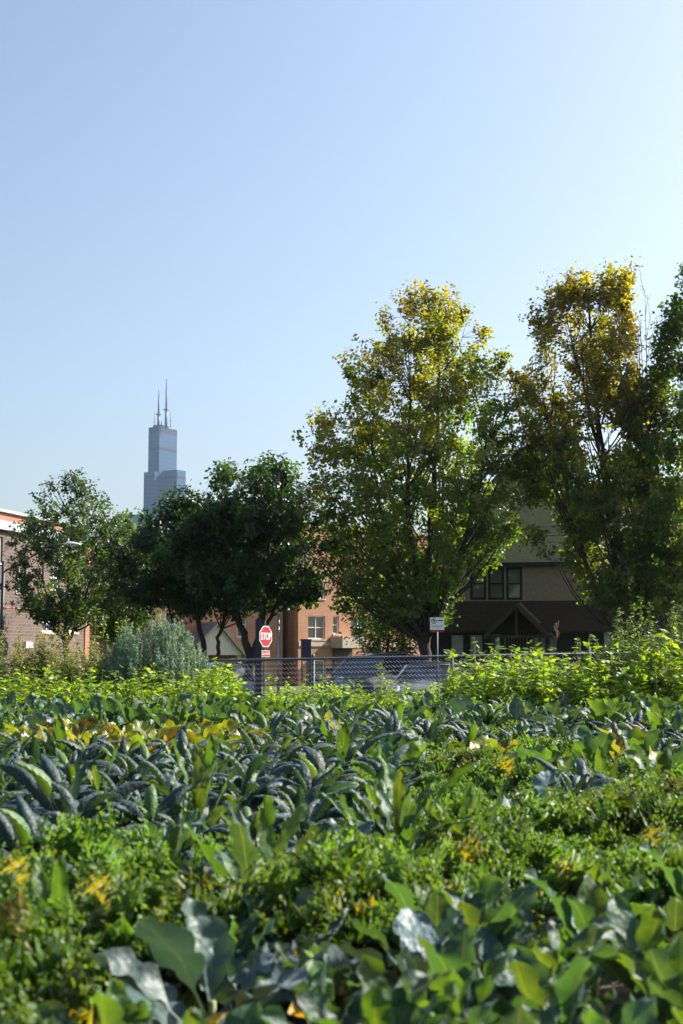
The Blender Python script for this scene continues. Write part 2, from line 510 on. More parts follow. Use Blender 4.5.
# small flat leaves as kites, many at once
def kites(mb, pos, nrm, axis, size, width, tint, fold=.12):
    n = len(pos)
    nrm = nrm / np.maximum(np.linalg.norm(nrm, axis=1, keepdims=True), 1e-9)
    axis = axis - nrm * np.sum(axis * nrm, 1, keepdims=True)
    axis = axis / np.maximum(np.linalg.norm(axis, axis=1, keepdims=True), 1e-9)
    b = np.cross(nrm, axis)
    s = size[:, None]
    w = (size * width)[:, None]
    v0 = pos - axis * s * .5
    v1 = pos + b * w * .5 - axis * s * .08 - nrm * s * fold
    v2 = pos + axis * s * .5 - nrm * s * fold * .8
    v3 = pos - b * w * .5 - axis * s * .08 - nrm * s * fold
    V = np.stack([v0, v1, v2, v3], 1).reshape(-1, 3)
    F = (np.arange(n)[:, None] * 4 + np.arange(4)[None, :]).tolist()
    mb.add(V, F, np.repeat(tint, 4, 0))

def rnd_unit(rng, n):
    v = rng.normal(size=(n, 3)); return v / np.linalg.norm(v, axis=1, keepdims=True)

def herb(name, label, cat, seed, height, nst, nl, size, spread, cols, mkey='herb', flower=None, droop=.0, width=.55):
    """upright many-stemmed leafy plant"""
    rng = np.random.default_rng(seed)
    root = thing(name, label, cat)
    fol = MB(); st = MB()
    fl = MB(); has_fl = False
    for i in range(nst):
        a = rng.uniform(0, 2 * PI); r = spread * math.sqrt(rng.uniform(.02, 1))
        h = height * rng.uniform(.6, 1.0) * (1 - .35 * (r / spread) ** 2)
        top = np.array([math.cos(a) * r, math.sin(a) * r, h])
        base = np.array([math.cos(a) * r * .3, math.sin(a) * r * .3, -.02])
        t = np.linspace(0, 1, 5)[:, None]
        pts = base * (1 - t) + top * t + np.array([math.cos(a) * r, math.sin(a) * r, 0]) * .25 * np.sin(PI * t)
        st.tube(pts, .008, .003, 4)
        k = nl
        tt = rng.uniform(.12, 1, k) ** .8
        idx = tt * 4; lo = np.minimum(idx.astype(int), 3); fr = (idx - lo)[:, None]
        p = pts[lo] * (1 - fr) + pts[lo + 1] * fr
        out = rnd_unit(rng, k); out[:, 2] = np.abs(out[:, 2]) * .35 - droop
        sz = size * rng.uniform(.55, 1.25, k) * (1 - .35 * tt)
        p = p + out * sz[:, None] * .75
        nrm = np.stack([rng.normal(0, .5, k), rng.normal(0, .5, k), np.ones(k)], 1)
        ci = rng.integers(0, len(cols), k)
        tint = np.array(cols)[ci] * rng.uniform(.75, 1.3, (k, 1))
        kites(fol, p, nrm, out, sz, width, tint, .1)
        if flower is not None and rng.random() < .85:
            k = 26
            p = top + rng.normal(0, 1, (k, 3)) * np.array([.035, .035, .08])
            kites(fl, p, rnd_unit(rng, k), rnd_unit(rng, k), np.full(k, .03), .7, np.array(flower) * rng.uniform(.7, 1.3, (k, 1)), 0)
            has_fl = True
    fol.build('foliage', M[mkey], root)
    st.build('stem', M['stem'], root)
    if has_fl: fl.build('seed_head', M['weed'], root)
    return root

# ------------------------------------------------------------------ prototypes for the field
LAB = {'upright': 'upright fan of long pale green leaves standing among darker kale',
    'collard': 'broad-leaved blue-green collard plant growing in the vegetable field',
    'lacinato': 'dark blue-green lacinato kale with long arching strap leaves',
    'curly': 'bright green curly kale with frilled leaves in the field',
    'chard': 'low yellow and red leafed chard plant in the golden row',
    'leafy': 'bright yellow-green leafy crop plant in the tall row before the fence',
}
GRP = {'upright': 'upright pale green kale plants',
    'collard': 'collard plants in the field', 'lacinato': 'lacinato kale plants in the field', 'curly': 'curly kale plants in the field',
    'chard': 'chard plants in the golden row', 'leafy': 'bright leafy plants before the fence',
}
NAMES = {'upright': 'upright_kale','collard': 'collard_plant', 'lacinato': 'lacinato_kale', 'curly': 'curly_kale', 'chard': 'chard_plant', 'leafy': 'leafy_crop_plant'}
CATS = {'upright': 'vegetable plant','collard': 'vegetable plant', 'lacinato': 'vegetable plant', 'curly': 'vegetable plant', 'chard': 'vegetable plant', 'leafy': 'leafy plant'}
PROTO = {}; USED = {}
for kd, nv in (('collard', 6), ('lacinato', 6), ('curly', 6), ('chard', 5), ('upright', 3)):
    PROTO[kd] = [brassica(NAMES[kd], LAB[kd], CATS[kd], 100 * len(kd) + i, kd) for i in range(nv)]
LEAFC = [(.17, .26, .025), (.14, .24, .025), (.23, .31, .025), (.09, .17, .02)]
PROTO['leafy'] = [herb(NAMES['leafy'], LAB['leafy'], CATS['leafy'], 700 + i, 1.16, 13, 30, .16, .36, LEAFC) for i in range(4)]
for kd in PROTO:
    for o in PROTO[kd]: tag(o, group=GRP[kd])

def region(kd, px, y):
    """label and group of a plant by the bed it grows in"""
    if kd == 'collard':
        if y < 7.2: return 'broad-leaved green collard plant in the near bed at the front of the field', 'collard plants in the near bed'
        if y > 16.5: return 'blue-green collard plant in the far row just before the bright leafy crop', 'collard plants in the far row'
        return 'lone broad-leaved collard plant scattered among the kale of the middle beds', 'collard plants scattered in the middle beds'
    if kd == 'lacinato':
        if y > 14.2: return 'dark strap-leaved kale in the far row right of the yellow chard', 'lacinato kale in the far row'
        if px < 430 and y > 7.2: return 'dark blue-green kale with arching strap leaves in the dense dark band at left', 'lacinato kale in the dark band'
        return 'dark strap-leaved kale growing singly among the curly kale', 'lacinato kale scattered among curly kale'
    if kd == 'curly':
        if y < 7.2: return 'frilly green curly kale in the near bed behind and left of the collards', 'curly kale in the near bed'
        if y < 14.2: return 'frilly yellow-green curly kale in the wide bed right of the dark kale band', 'curly kale in the right bed'
        return 'frilly curly kale in the far rows before the bright leafy crop', 'curly kale in the far rows'
    if kd == 'leafy':
        if px < 230: return 'yellow-green leafy crop plant at left before the weeds and blue-grey shrub', 'leafy crop plants at left'
        if px < 465: return 'shorter yellow-green leafy crop plant in front of the open fence mesh', 'leafy crop plants before the fence mesh'
        return 'tall yellow-green leafy crop plant at right before the brown house', 'leafy crop plants at right'
    return LAB[kd], GRP[kd]

prng = random.Random(5)
def plant(kd, x, y, s=1.0, label=None, rz=None, var=None, z=.04):
    lst = PROTO[kd]
    i = prng.randrange(len(lst)) if var is None else var
    rz = prng.uniform(0, 2 * PI) if rz is None else rz
    tl = (prng.uniform(-.1, .1), prng.uniform(-.1, .1))
    lab, grp = region(kd, 341.5 + FPX * x / y, y)
    if label: lab = label
    if (kd, i) not in USED:
        USED[(kd, i)] = 1
        o = lst[i]
        o.location = (x, y, z); o.rotation_euler = (tl[0], tl[1], rz); o.scale = (s, s, s)
        o['label'] = lab; o['group'] = grp
        return o
    o = dup(lst[i], (x, y, z), rz, s, lab, grp, tl)
    return o

# the field, row by row: which crop stands where
placed = []
def field_kind(px, y):
    j = prng.random()
    if y < 5.9:
        if px < 85 and y > 3.6: return 'curly' if j < .85 else 'collard'
        if px < 240: return 'curly' if (y > 4.9 and j < .8) else 'collard'
        if px < 400: return 'curly' if y > 5.2 and j < .8 else 'collard'
        return 'collard'
    if y < 7.2:
        if px < 400: return 'curly' if j < .72 else ('lacinato' if j < .84 else 'collard')
        return 'collard' if j < .35 else 'curly'
    if px < 255 and 12.7 < y < 17: return 'chard'
    if y < 14.2:
        if px < 400 + 25 * math.sin(y): return 'lacinato' if j < .76 else ('upright' if j < .89 else 'collard')
        return 'curly' if j < .66 else ('collard' if j < .9 else ('lacinato' if j < .95 else 'chard'))
    if y < 17:
        if px < 255: return 'chard'
        if px < 330: return 'lacinato'
        return 'lacinato' if j < .8 else 'curly'
    if y < 21.8:
        if px < 300: return 'collard'
        return 'chard' if px < 340 and y < 18.5 else ('collard' if j < .5 else ('lacinato' if j < .75 else 'curly'))
    return 'leafy'

HERO = [  # kind, px, depth, scale, variant, turn, label
    ('collard', 215, 4.35, 1.05, 0, .6, 'largest blue-grey collard plant at the lower left, broad leaves spread flat'),
    ('collard', 335, 4.2, .82, 1, 2.0, 'dark collard plant beside the largest blue-grey collard, leaves drooping'),
    ('collard', 470, 4.3, .82, 2, 4.4, 'collard plant with one upright translucent yellow-green leaf at the bottom'),
    ('collard', 575, 4.5, .82, 3, 1.0, 'collard plant with crossing grey leaves at the bottom right of centre'),
    ('collard', 672, 4.2, .82, 4, 3.1, 'collard plant cut by the lower right corner of the photo'),
    ('upright', 45, 5.0, .85, 0, 2.2, 'upright pale green strap-leaved kale among frilly kale at lower left'),
    ('upright', 275, 5.9, 1.15, 1, 1.2, 'fan-shaped green strap-leaved kale standing above curly kale left of centre'),
    ('upright', 345, 12.0, 1.45, 2, .4, 'tallest upright green kale, rising above the dark band at the middle'),
    ('upright', 205, 10.8, 1.0, 0, 2.6, 'upright pale green kale standing alone inside the dark kale band'),
    ('upright', 470, 7.6, 1.0, 1, 3.6, 'upright pale green kale among curly kale right of the middle'),
    ('upright', 610, 10.2, 1.0, 2, 5.0, 'upright pale green kale farthest right among the curly kale'),
]
for kd, px, y, s, var, rz, lab in HERO:
    x = PX(px, y)
    plant(kd, x, y, s, lab, rz, var)
    placed.append((x, y, (.45 if px < 230 else .3) if y < 5 else .25))
y = 3.0
while y < 25.2:
    far = y > 21.4
    step = .35 if y < 5.9 else .43 if y < 8 else (.46 if y < 21.4 else .5)
    sx = .32 if y < 5.9 else .42 if y < 8 else (.45 if y < 21.4 else .46)
    half = .245 * y + .45
    x = -half + prng.uniform(0, sx)
    while x < half:
        xx = x + prng.uniform(-.09, .09); yy = y + prng.uniform(-.1, .1)
        px = 341.5 + FPX * xx / yy
        if all((xx - a) ** 2 + (yy - b) ** 2 > c * c for a, b, c in placed if abs(b - yy) < 1):
            kd = field_kind(px, yy)
            s = prng.uniform(.72, 1.22)
            if kd == 'curly': s *= 1.05
            if kd == 'chard': s *= 1.15
            if kd == 'collard': s *= .76 if yy < 9 else (1.2 if yy > 16 else 1)
            if kd == 'leafy':
                if yy > 24.6 and px < 90 or px > 575 and yy > 23.2: x += sx; continue
                if px < 230: s *= .98
                elif px < 465: s = prng.uniform(.62, .92)
                else: s *= 1.38
            plant(kd, xx, yy, s)
        x += sx
    y += step

# low weeds and fallen leaves between the plants
def undergrowth():
    rng = np.random.default_rng(11)
    mb = MB()
    n = 30000
    y = 2.4 + (25.6 - 2.4) * np.sqrt(rng.uniform(.0, 1, n))
    x = (rng.uniform(-1, 1, n)) * (.25 * y + .6)
    z = .05 + rng.gamma(2, .045, n)
    p = np.stack([x, y, z], 1)
    sz = rng.uniform(.03, .08, n)
    nrm = np.stack([rng.normal(0, .6, n), rng.normal(0, .6, n), np.ones(n)], 1)
    pal = np.array([(.05, .10, .02), (.07, .14, .02), (.03, .07, .02), (.10, .16, .02), (.16, .10, .04)])
    ci = rng.choice(5, n, p=[.3, .28, .2, .12, .10])
    kites(mb, p, nrm, rnd_unit(rng, n), sz, .6, pal[ci] * rng.uniform(.5, 1.0, (n, 1)))
    o = mb.build('weeds', M['weed'])
    tag(o, 'low weeds and fallen leaves covering the soil between the crops', 'weeds', kind='stuff')
undergrowth()

# bushes at the back of the field
GB = [(.075, .14, .035), (.10, .17, .035), (.055, .11, .03), (.14, .2, .045)]
bush_a = herb('aster_bush', 'tall dark green bushy plant with upright tips at the right edge of field', 'bush', 801, 2.45, 64, 150, .105, .72, GB, width=.5)
bush_a.location = (PX(637, 23.4), 23.4, 0)
bush_b = herb('aster_bush', 'lower rounded green bush between the tall bush and the leafy crop row', 'bush', 802, 1.7, 46, 120, .10, .62, GB, width=.5)
bush_b.location = (PX(588, 23.6), 23.6, 0)
bush_c = herb('aster_bush', 'dark green bush cut off by the right edge of the photo', 'bush', 803, 2.5, 64, 150, .105, .7, GB, width=.5)
bush_c.location = (PX(690, 23.9), 23.9, 0)
bush_d = herb('aster_bush', 'thin pale green bush leaning against the tall bush at its front', 'bush', 804, 1.3, 34, 90, .075, .5, [(.10, .14, .05), (.13, .17, .06), (.07, .1, .03)], width=.45)
bush_d.location = (PX(655, 22.3), 22.3, 0)
bush_e = herb('aster_bush', 'tall leafy pepper-like plant rising above the fence rail right of the parking sign', 'bush', 805, 1.75, 16, 44, .16, .45, LEAFC)
bush_e.location = (PX(503, 24.2), 24.2, 0)
bush_f = herb('aster_bush', 'narrow leafy plant poking up in front of the dark vehicle', 'bush', 806, 1.62, 6, 34, .12, .2, LEAFC)
bush_f.location = (PX(385, 24.6), 24.6, 0)
bush_g = herb('aster_bush', 'leafy shoot reaching the fence top below the stop sign', 'bush', 807, 1.45, 6, 30, .12, .22, LEAFC)
bush_g.location = (PX(272, 24.8), 24.8, 0)
for b in (bush_a, bush_b, bush_c, bush_d, bush_e, bush_f, bush_g): tag(b, group='bushes along the back of the field')
WC = [(.09, .14, .035), (.12, .17, .04), (.07, .12, .03), (.17, .17, .07)]
for i, (px, y, h, lab) in enumerate([(12, 25.2, 1.85, 'tall seeding weeds with tan flower tips at the far left edge'),
                                     (52, 25.4, 1.9, 'tall seeding weeds with tan flower tips beneath the left tree trunk'),
                                     (84, 24.8, 1.6, 'shorter seeding weeds with tan flower tips beside the blue-grey shrub')]):
    w = herb('weed_clump', lab, 'weeds', 820 + i, h, 70, 100, .115, .6, WC, flower=(.30, .24, .13), width=.42)
    w.location = (PX(px, y), y, 0); tag(w, group='tall weeds before the left building')
# a young sapling with arching bright leaves
sap = herb('sapling', 'young tree with arching sunlit leaves left of the blue-grey shrub', 'sapling', 840, 2.75, 9, 70, .14, .85, [(.11, .17, .03), (.07, .12, .03), (.15, .2, .04)], droop=.25)
sap.location = (PX(104, 28.5), 28.5, -.1)

# blue-grey feathery shrub
def shrub():
    rng = np.random.default_rng(31)
    loc = (PX(152, 25.3), 25.3, 0)
    root = thing('feathery_shrub', 'rounded blue-grey feathery shrub of upright needle sprays before the fence', 'shrub', loc)
    fol = MB(); st = MB()
    n = 330
    plumes = [(k * 2.4 + rng.uniform(-.3, .3), math.sqrt((k + .4) / 24)) for k in range(24)]
    for i in range(n):
        pa, pq = plumes[i % len(plumes)]
        a = pa + rng.normal(0, .2) / (pq + .3); q = min(1, abs(pq + rng.normal(0, .1)))
        up = (1 if i % 5 else .72) * (.86 + .2 * ((i % len(plumes)) * .37 % 1)) * 2.0 * (1 - .40 * q ** 2.5) * rng.uniform(.86, 1.03)
        r = 1.0 * q
        top = np.array([math.cos(a) * r, math.sin(a) * r, up])
        base = np.array([math.cos(a) * r * .45, math.sin(a) * r * .45, .02])
        t = np.linspace(0, 1, 5)[:, None]
        pts = base * (1 - t) + top * t + np.array([math.cos(a), math.sin(a), 0]) * .18 * np.sin(PI * t)
        st.tube(pts, .007, .002, 4)
        k = 230
        tt = rng.uniform(.3, 1.02, k)
        idx = np.minimum(tt, .999) * 4; lo = np.minimum(idx.astype(int), 3); fr = (idx - lo)[:, None]
        p = pts[lo] * (1 - fr) + pts[lo + 1] * fr
        d = rnd_unit(rng, k); d[:, 2] = np.abs(d[:, 2]) * .9 + .5
        d /= np.linalg.norm(d, axis=1, keepdims=True)
        p = p + d * rng.uniform(.01, .10, (k, 1)) * (1.15 - tt[:, None] * .7)
        c = np.array([(.145, .20, .155), (.19, .25, .20), (.105, .155, .12)])[rng.integers(0, 3, k)] * rng.uniform(.75, 1.25, (k, 1)) * (.75 + .55 * tt[:, None])
        kites(fol, p, rnd_unit(rng, k), d, rng.uniform(.05, .09, k), .2, c, .03)
    fol.build('foliage', M['needle'], root)
    st.build('stem', M['bark'], root)
shrub()

# garden stake and a dry flower stalk
s = thing('garden_stake', 'short wooden garden stake standing among the leafy crop below the porch', 'stake', (PX(533, 23.2), 23.2, 0))
mb = MB(); mb.box(-.022, .022, -.022, .022, 0, 1.27); mb.prism([(-.022, 1.27), (.022, 1.27), (0, 1.33)], -.022, .022)
o = mb.build('post', M['wood'], s)
s = thing('flower_stalk', 'single thin pale stalk with a bent seed head before the porch', 'plant', (PX(556, 23.8), 23.8, 0))
mb = MB(); mb.tube([(0, 0, 0), (.01, 0, .8), (0, 0, 1.5), (.02, 0, 1.68)], .008, .005, 5); mb.build('stem', M['dry'], s)
mb = MB()
rng = np.random.default_rng(3)
for k in range(6):
    a = k * 1.05
    mb.tube([(.02, 0, 1.6 + .03 * k), (.02 + .03 * math.cos(a), .03 * math.sin(a), 1.66 + .03 * k), (.02 + .05 * math.cos(a), .05 * math.sin(a), 1.70 + .04 * k)], .004, .010, 5)
mb.build('seed_head', M['dry'], s)

# ------------------------------------------------------------------ chain-link fence
def fence():
    x0, x1 = -7.6, 7.6
    Y = 26.4
    def zt(x): return 1.19 + .019 * (x + 4.5)       # the rail climbs a little to the right
    root = thing('chain_link_fence', 'galvanised chain-link fence with round top rail along the far side of field', 'fence', (0, Y, 0))
    mb = MB()
    zs = np.arange(0, 30)
    dz = .044; dx = .034
    nw = int((x1 - x0) / (2 * dx))
    for i in range(nw):
        xa = x0 + i * 2 * dx
        top = zt(xa)
        k = int((top - .1) / dz)
        pts = []
        for j in range(k + 2):
            sgn = (-1) ** j
            pts.append((xa + dx * .52 * sgn + dx * (0), .004 * sgn * (1 if i % 2 else -1), top + .035 - j * dz))
        pts = np.array(pts)
        # neighbours interlock: each wire reaches half way into the next
        pts[:, 0] = xa + np.where(np.arange(len(pts)) % 2 == 0, -dx, dx) * 1.04
        mb.tube(pts, .0044, .0044, 3, cap=False)
    mb.build('wire_mesh', M['fence'], root)
    mb = MB(); mb.tube([(x0, 0.012, zt(x0)), (0, .012, zt(0)), (x1, .012, zt(x1))], .021, .021, 10); mb.build('top_rail', M['rail'], root, True)
    for px in (96, 183, 313, 452, 590):
        x = PX(px, Y)
        mb = MB(); mb.tube([(x, .06, -.3), (x, .06, zt(x) + .03)], .030, .030, 10)
        mb.lathe([(.036, 0), (.036, .03), (.018, .06), (.004, .07)], 10, centre=(x, .06, zt(x) + .03))
        mb.build('fence_post', M['rail'], root, True)
fence()

# ------------------------------------------------------------------ trees
def bez(a, b, c, n=7):
    t = np.linspace(0, 1, n)[:, None]
    return a * (1 - t) ** 2 + 2 * b * t * (1 - t) + c * t * t

def grow(name, label, loc, seed, trunks, env, zlo, zhi, nl, nclump, leaves, lsize, colour, mkey='crown', clump=.3, up=.75, thr=-.15,
         trunk_r=.2, cat='tree', group=None, bare=(), freq=.55, maxtwig=2.0, cc=(0, 0), flat=.75, edge=.42, wl=.8, low=.0):
    """trunks: list of polylines; env(z, azimuth) -> crown radius; leaf clumps hang on limbs of the skeleton"""
    rng = np.random.default_rng(seed)
    root = thing(name, label, cat, loc, 0, group)
    wd = MB(); lv = MB()
    sk = []            # skeleton points (position, radius)
    polys = []
    for tr in trunks:
        pts = np.array(tr['pts'], float)
        # smooth polyline by resampling with Catmull-like interpolation
        n = len(pts); tt = np.linspace(0, n - 1, (n - 1) * 5 + 1)
        res = []
        for q in tt:
            i = min(int(q), n - 2); f = q - i
            p0 = pts[max(i - 1, 0)]; p1 = pts[i]; p2 = pts[i + 1]; p3 = pts[min(i + 2, n - 1)]
            res.append(.5 * ((2 * p1) + (-p0 + p2) * f + (2 * p0 - 5 * p1 + 4 * p2 - p3) * f * f + (-p0 + 3 * p1 - 3 * p2 + p3) * f ** 3))
        res = np.array(res)
        res[1:-1, :2] += rng.normal(0, .03, (len(res) - 2, 2))
        rad = np.linspace(tr['r'][0], tr['r'][1], len(res))
        if tr.get('flare'): rad[0] *= 1.35
        wd.tube(res, rad, sides=8)
        polys.append((res, rad))
        for p, r in zip(res, rad):
            if p[2] > zlo * .8: sk.append(p)
    cx, cy = cc
    for i in range(nl):
        z = zlo + (zhi - zlo) * (rng.uniform(0, 1) ** .9)
        a = rng.uniform(0, 2 * PI)
        R = env(z, a) * rng.uniform(.62, 1.0)
        end = np.array([cx + math.cos(a) * R, cy + math.sin(a) * R, z])
        zs = z - R * up * rng.uniform(.8, 1.3)
        best = None
        for res, rad in polys:
            zz = min(max(zs, zlo * .75), res[-1][2])
            k = int(np.argmin(np.abs(res[:, 2] - zz)))
            d = np.linalg.norm(res[k, :2] - end[:2]) + abs(res[k, 2] - zs) * .8
            if best is None or d < best[0]: best = (d, res[k], rad[k])
        st, r = best[1], best[2]
        mid = (st + end) / 2 + np.array([0, 0, -.12 * R]) + rng.normal(0, .08, 3) * R * .6
        mid[:2] += (end[:2] - st[:2]) * .12
        pl = bez(st, mid, end, 7)
        wd.tube(pl, max(.018, min(r * .55, .012 + .018 * R)), .008, 5)
        for p in pl[1:]: sk.append(p)
    sk = np.array(sk)
    done = 0; tries = 0
    P0 = []; OUT = []
    while done < nclump and tries < nclump * 12:
        tries += 1
        z = zlo - .2 + (zhi - zlo + .2) * rng.uniform(0, 1)
        a = rng.uniform(0, 2 * PI)
        R = env(z, a)
        R *= 1 + .26 * noise.noise(Vector((math.cos(a) * 2.2, math.sin(a) * 2.2, z * .8 + seed)))
        if R <= .05 or rng.random() > (R / 4.5) ** 1.1 + .04: continue
        r = R * rng.uniform(0, 1) ** edge * (1.0 + .06 * rng.normal())
        p = np.array([cx + math.cos(a) * r, cy + math.sin(a) * r, z])
        if noise.noise(Vector(p * freq) + Vector((seed * 3.1, 0, 0))) < thr - low * (1 - (z - zlo) / (zhi - zlo)): continue
        d = p - sk
        dist = np.linalg.norm(d, axis=1) + np.where(d[:, 2] < -.1, 1.2, 0)
        k = int(np.argmin(dist))
        if dist[k] > maxtwig: continue
        if dist[k] > .12:
            m_ = (sk[k] + p) / 2 + rng.normal(0, .06, 3) + np.array([0, 0, -.05])
            wd.tube(bez(sk[k], m_, p, 4), .011, .004, 3, cap=False)
        P0.append(p); OUT.append(np.array([math.cos(a) * r, math.sin(a) * r, (z - (zlo + zhi) / 2) * .7]) + 1e-6)
        done += 1
    P0 = np.array(P0); OUT = np.array(OUT)
    OUT /= np.linalg.norm(OUT, axis=1, keepdims=True)
    n = len(P0)
    per = rng.integers(int(leaves * .6), int(leaves * 1.4), n)
    idx = np.repeat(np.arange(n), per)
    k = len(idx)
    cs = (clump * rng.uniform(.6, 1.35, n))[idx][:, None]
    sd = OUT * .55 + np.array([0, 0, .55]) + rng.normal(0, .45, (n, 3))
    sd /= np.linalg.norm(sd, axis=1, keepdims=True)
    pos = P0[idx] + rng.normal(0, 1, (k, 3)) * cs * np.array([.7, .7, .7 * flat]) + sd[idx] * cs * rng.uniform(-2.0, 2.7, (k, 1))
    cn = rnd_unit(rng, n) * .8 + np.array([0, 0, .6]) + OUT * .35
    cn /= np.linalg.norm(cn, axis=1, keepdims=True)
    nrm = cn[idx] + rnd_unit(rng, k) * .55
    ax = rnd_unit(rng, k) + OUT[idx] * .5 + np.array([0, 0, -.35])
    base = np.array([colour(p, rng) for p in P0])[idx]
    tint = base * rng.uniform(.65, 1.45, n)[idx][:, None] * rng.uniform(.85, 1.15, (k, 1)) * (1 + rng.normal(0, .06, (k, 3)))
    kites(lv, pos, nrm, ax, lsize * rng.uniform(.65, 1.25, k), wl, np.clip(tint, .004, .6), .12)
    for st, en, nt_ in bare:                       # dead leafless shoots
        st = np.array(st, float); en = np.array(en, float)
        pl = bez(st, (st + en) / 2 + np.array([.05, 0, -.05]), en, 8)
        wd.tube(pl, .026, .007, 5)
        for _ in range(nt_):
            q = pl[rng.integers(1, 8)]
            dv = (en - st) / np.linalg.norm(en - st) + rng.normal(0, .45, 3)
            e2 = q + dv * rng.uniform(.4, 1.1)
            pl2 = bez(q, (q + e2) / 2 + rng.normal(0, .05, 3), e2, 4)
            wd.tube(pl2, .011, .005, 4)
            for _ in range(2):
                q2 = pl2[rng.integers(1, 4)]
                wd.tube([q2, q2 + (dv + rng.normal(0, .5, 3)) * rng.uniform(.15, .45)], .008, .005, 3)
    wd.build('trunk', M['bark'], root, True)
    lv.build('crown', M[mkey], root)
    return root

def table(zs, rs):
    zs = np.array(zs, float); rs = np.array(rs, float)
    def f(z): return float(np.interp(z, zs, rs, left=0, right=0))
    return f

# --- the maple in the middle (depth 52 m: 27.3 px per metre)
MY = 52.0
mx = PX(425, MY)
S52 = MY / FPX
def zpx(py, Y): return P(341, py, Y)[2] - GZ
ml = table([zpx(625, MY), zpx(590, MY), zpx(540, MY), zpx(500, MY), zpx(450, MY), zpx(400, MY), zpx(360, MY), zpx(330, MY), zpx(305, MY), zpx(286, MY)],
           [1.0, 3.5, 4.4, 4.4, 4.1, 3.5, 2.4, 1.6, .9, .2])
mr = table([zpx(625, MY), zpx(590, MY), zpx(540, MY), zpx(500, MY), zpx(450, MY), zpx(400, MY), zpx(360, MY), zpx(330, MY), zpx(305, MY), zpx(286, MY)],
           [.5, 1.3, 3.1, 3.9, 3.8, 3.3, 2.4, 1.9, 1.2, .5])
def maple_env(z, a):
    c = math.cos(a)
    return (ml(z) * (1 - c) / 2 + mr(z) * (1 + c) / 2) * (1 + .12 * math.sin(5 * a + z * 1.7) + .08 * math.sin(9 * a - z * 2.3))
def maple_col(p, rng):
    h = (p[2] - 3) / 10.5
    q = noise.noise(Vector((p[0] * .55, p[1] * .55, p[2] * .55))) * .5 + .5
    w = h * .75 + q * .75 - .12 * p[0] / 3 - .42 + rng.normal(0, .12)
    if w > .86: return np.array((.135, .10, .022))
    if w > .54: return np.array((.125, .118, .022))
    if w > .28: return np.array((.10, .12, .022))
    return np.array((.065, .105, .02))
H0 = zpx(286, MY)
grow('maple_tree', 'broad conical maple turning olive and gold, left of the two tall maples', (mx, MY, GZ), 41,
     [dict(pts=[(0, 0, 0), (.03, 0, 1.2), (0, .05, 2.6), (.1, 0, 4.2), (.3, .1, 7), (.5, 0, 10), (.65, 0, H0 - .6)], r=(.26, .03), flare=1),
      dict(pts=[(0, 0, 1.6), (-.35, .2, 2.9), (-1.1, .3, 5), (-1.7, .2, 7.6), (-1.9, .1, 9.6)], r=(.15, .03)),
      dict(pts=[(.02, 0, 2.2), (.5, -.3, 3.4), (1.2, -.4, 5.2), (1.9, -.3, 7.5), (2.3, -.2, 9.8)], r=(.15, .03)),
      dict(pts=[(0, 0, 2.5), (-.2, -.5, 4), (-.6, -.9, 6.5), (-.6, -.8, 9.5), (-.5, -.6, 11.6)], r=(.13, .03)),
      dict(pts=[(0, 0, 2.4), (.3, .6, 4), (.7, 1.2, 6.5), (.8, 1.2, 9.0)], r=(.12, .03))],
     maple_env, zpx(622, MY), zpx(292, MY), 150, 1350, 46, .145, maple_col, 'crown', .18, .9, .05, freq=.85, low=.18, group='maples before the brown house', cat='tree',
     bare=[((-.6, 0, 10.2), (-1.8, -.2, 12.5), 9), ((-1.2, 0, 9.6), (-2.5, 0, 11.6), 9)])

# --- second tall maple, vase shaped with many stems
TY = 51.0
tx = PX(632, TY)
H1 = zpx(262, TY)
tl = table([zpx(640, TY), zpx(600, TY), zpx(550, TY), zpx(500, TY), zpx(450, TY), zpx(400, TY), zpx(350, TY), zpx(310, TY), zpx(280, TY), H1],
           [.1, 1.0, 3.7, 3.9, 3.7, 3.6, 3.6, 2.7, 1.7, .5])
tr_ = table([zpx(640, TY), zpx(600, TY), zpx(550, TY), zpx(500, TY), zpx(450, TY), zpx(400, TY), zpx(350, TY), zpx(310, TY), zpx(280, TY), H1],
            [.5, 1.6, 2.0, 1.6, 1.2, .8, .45, .25, .2, .1])
def vase_env(z, a):
    c = math.cos(a)
    return (tl(z) * (1 - c) / 2 + tr_(z) * (1 + c) / 2) * (1 + .12 * math.sin(4 * a + z * 1.3) + .08 * math.sin(9 * a + z * 2.1))
def vase_col(p, rng):
    h = (p[2] - 3) / 12
    q = noise.noise(Vector((p[0] * .5 + 9, p[1] * .5, p[2] * .5))) * .5 + .5
    w = h * .8 + q * .7 - .42 + rng.normal(0, .12)
    if w > .70: return np.array((.14, .112, .024))
    if w > .48: return np.array((.14, .12, .02))
    if w > .22: return np.array((.12, .125, .022))
    return np.array((.068, .10, .02))
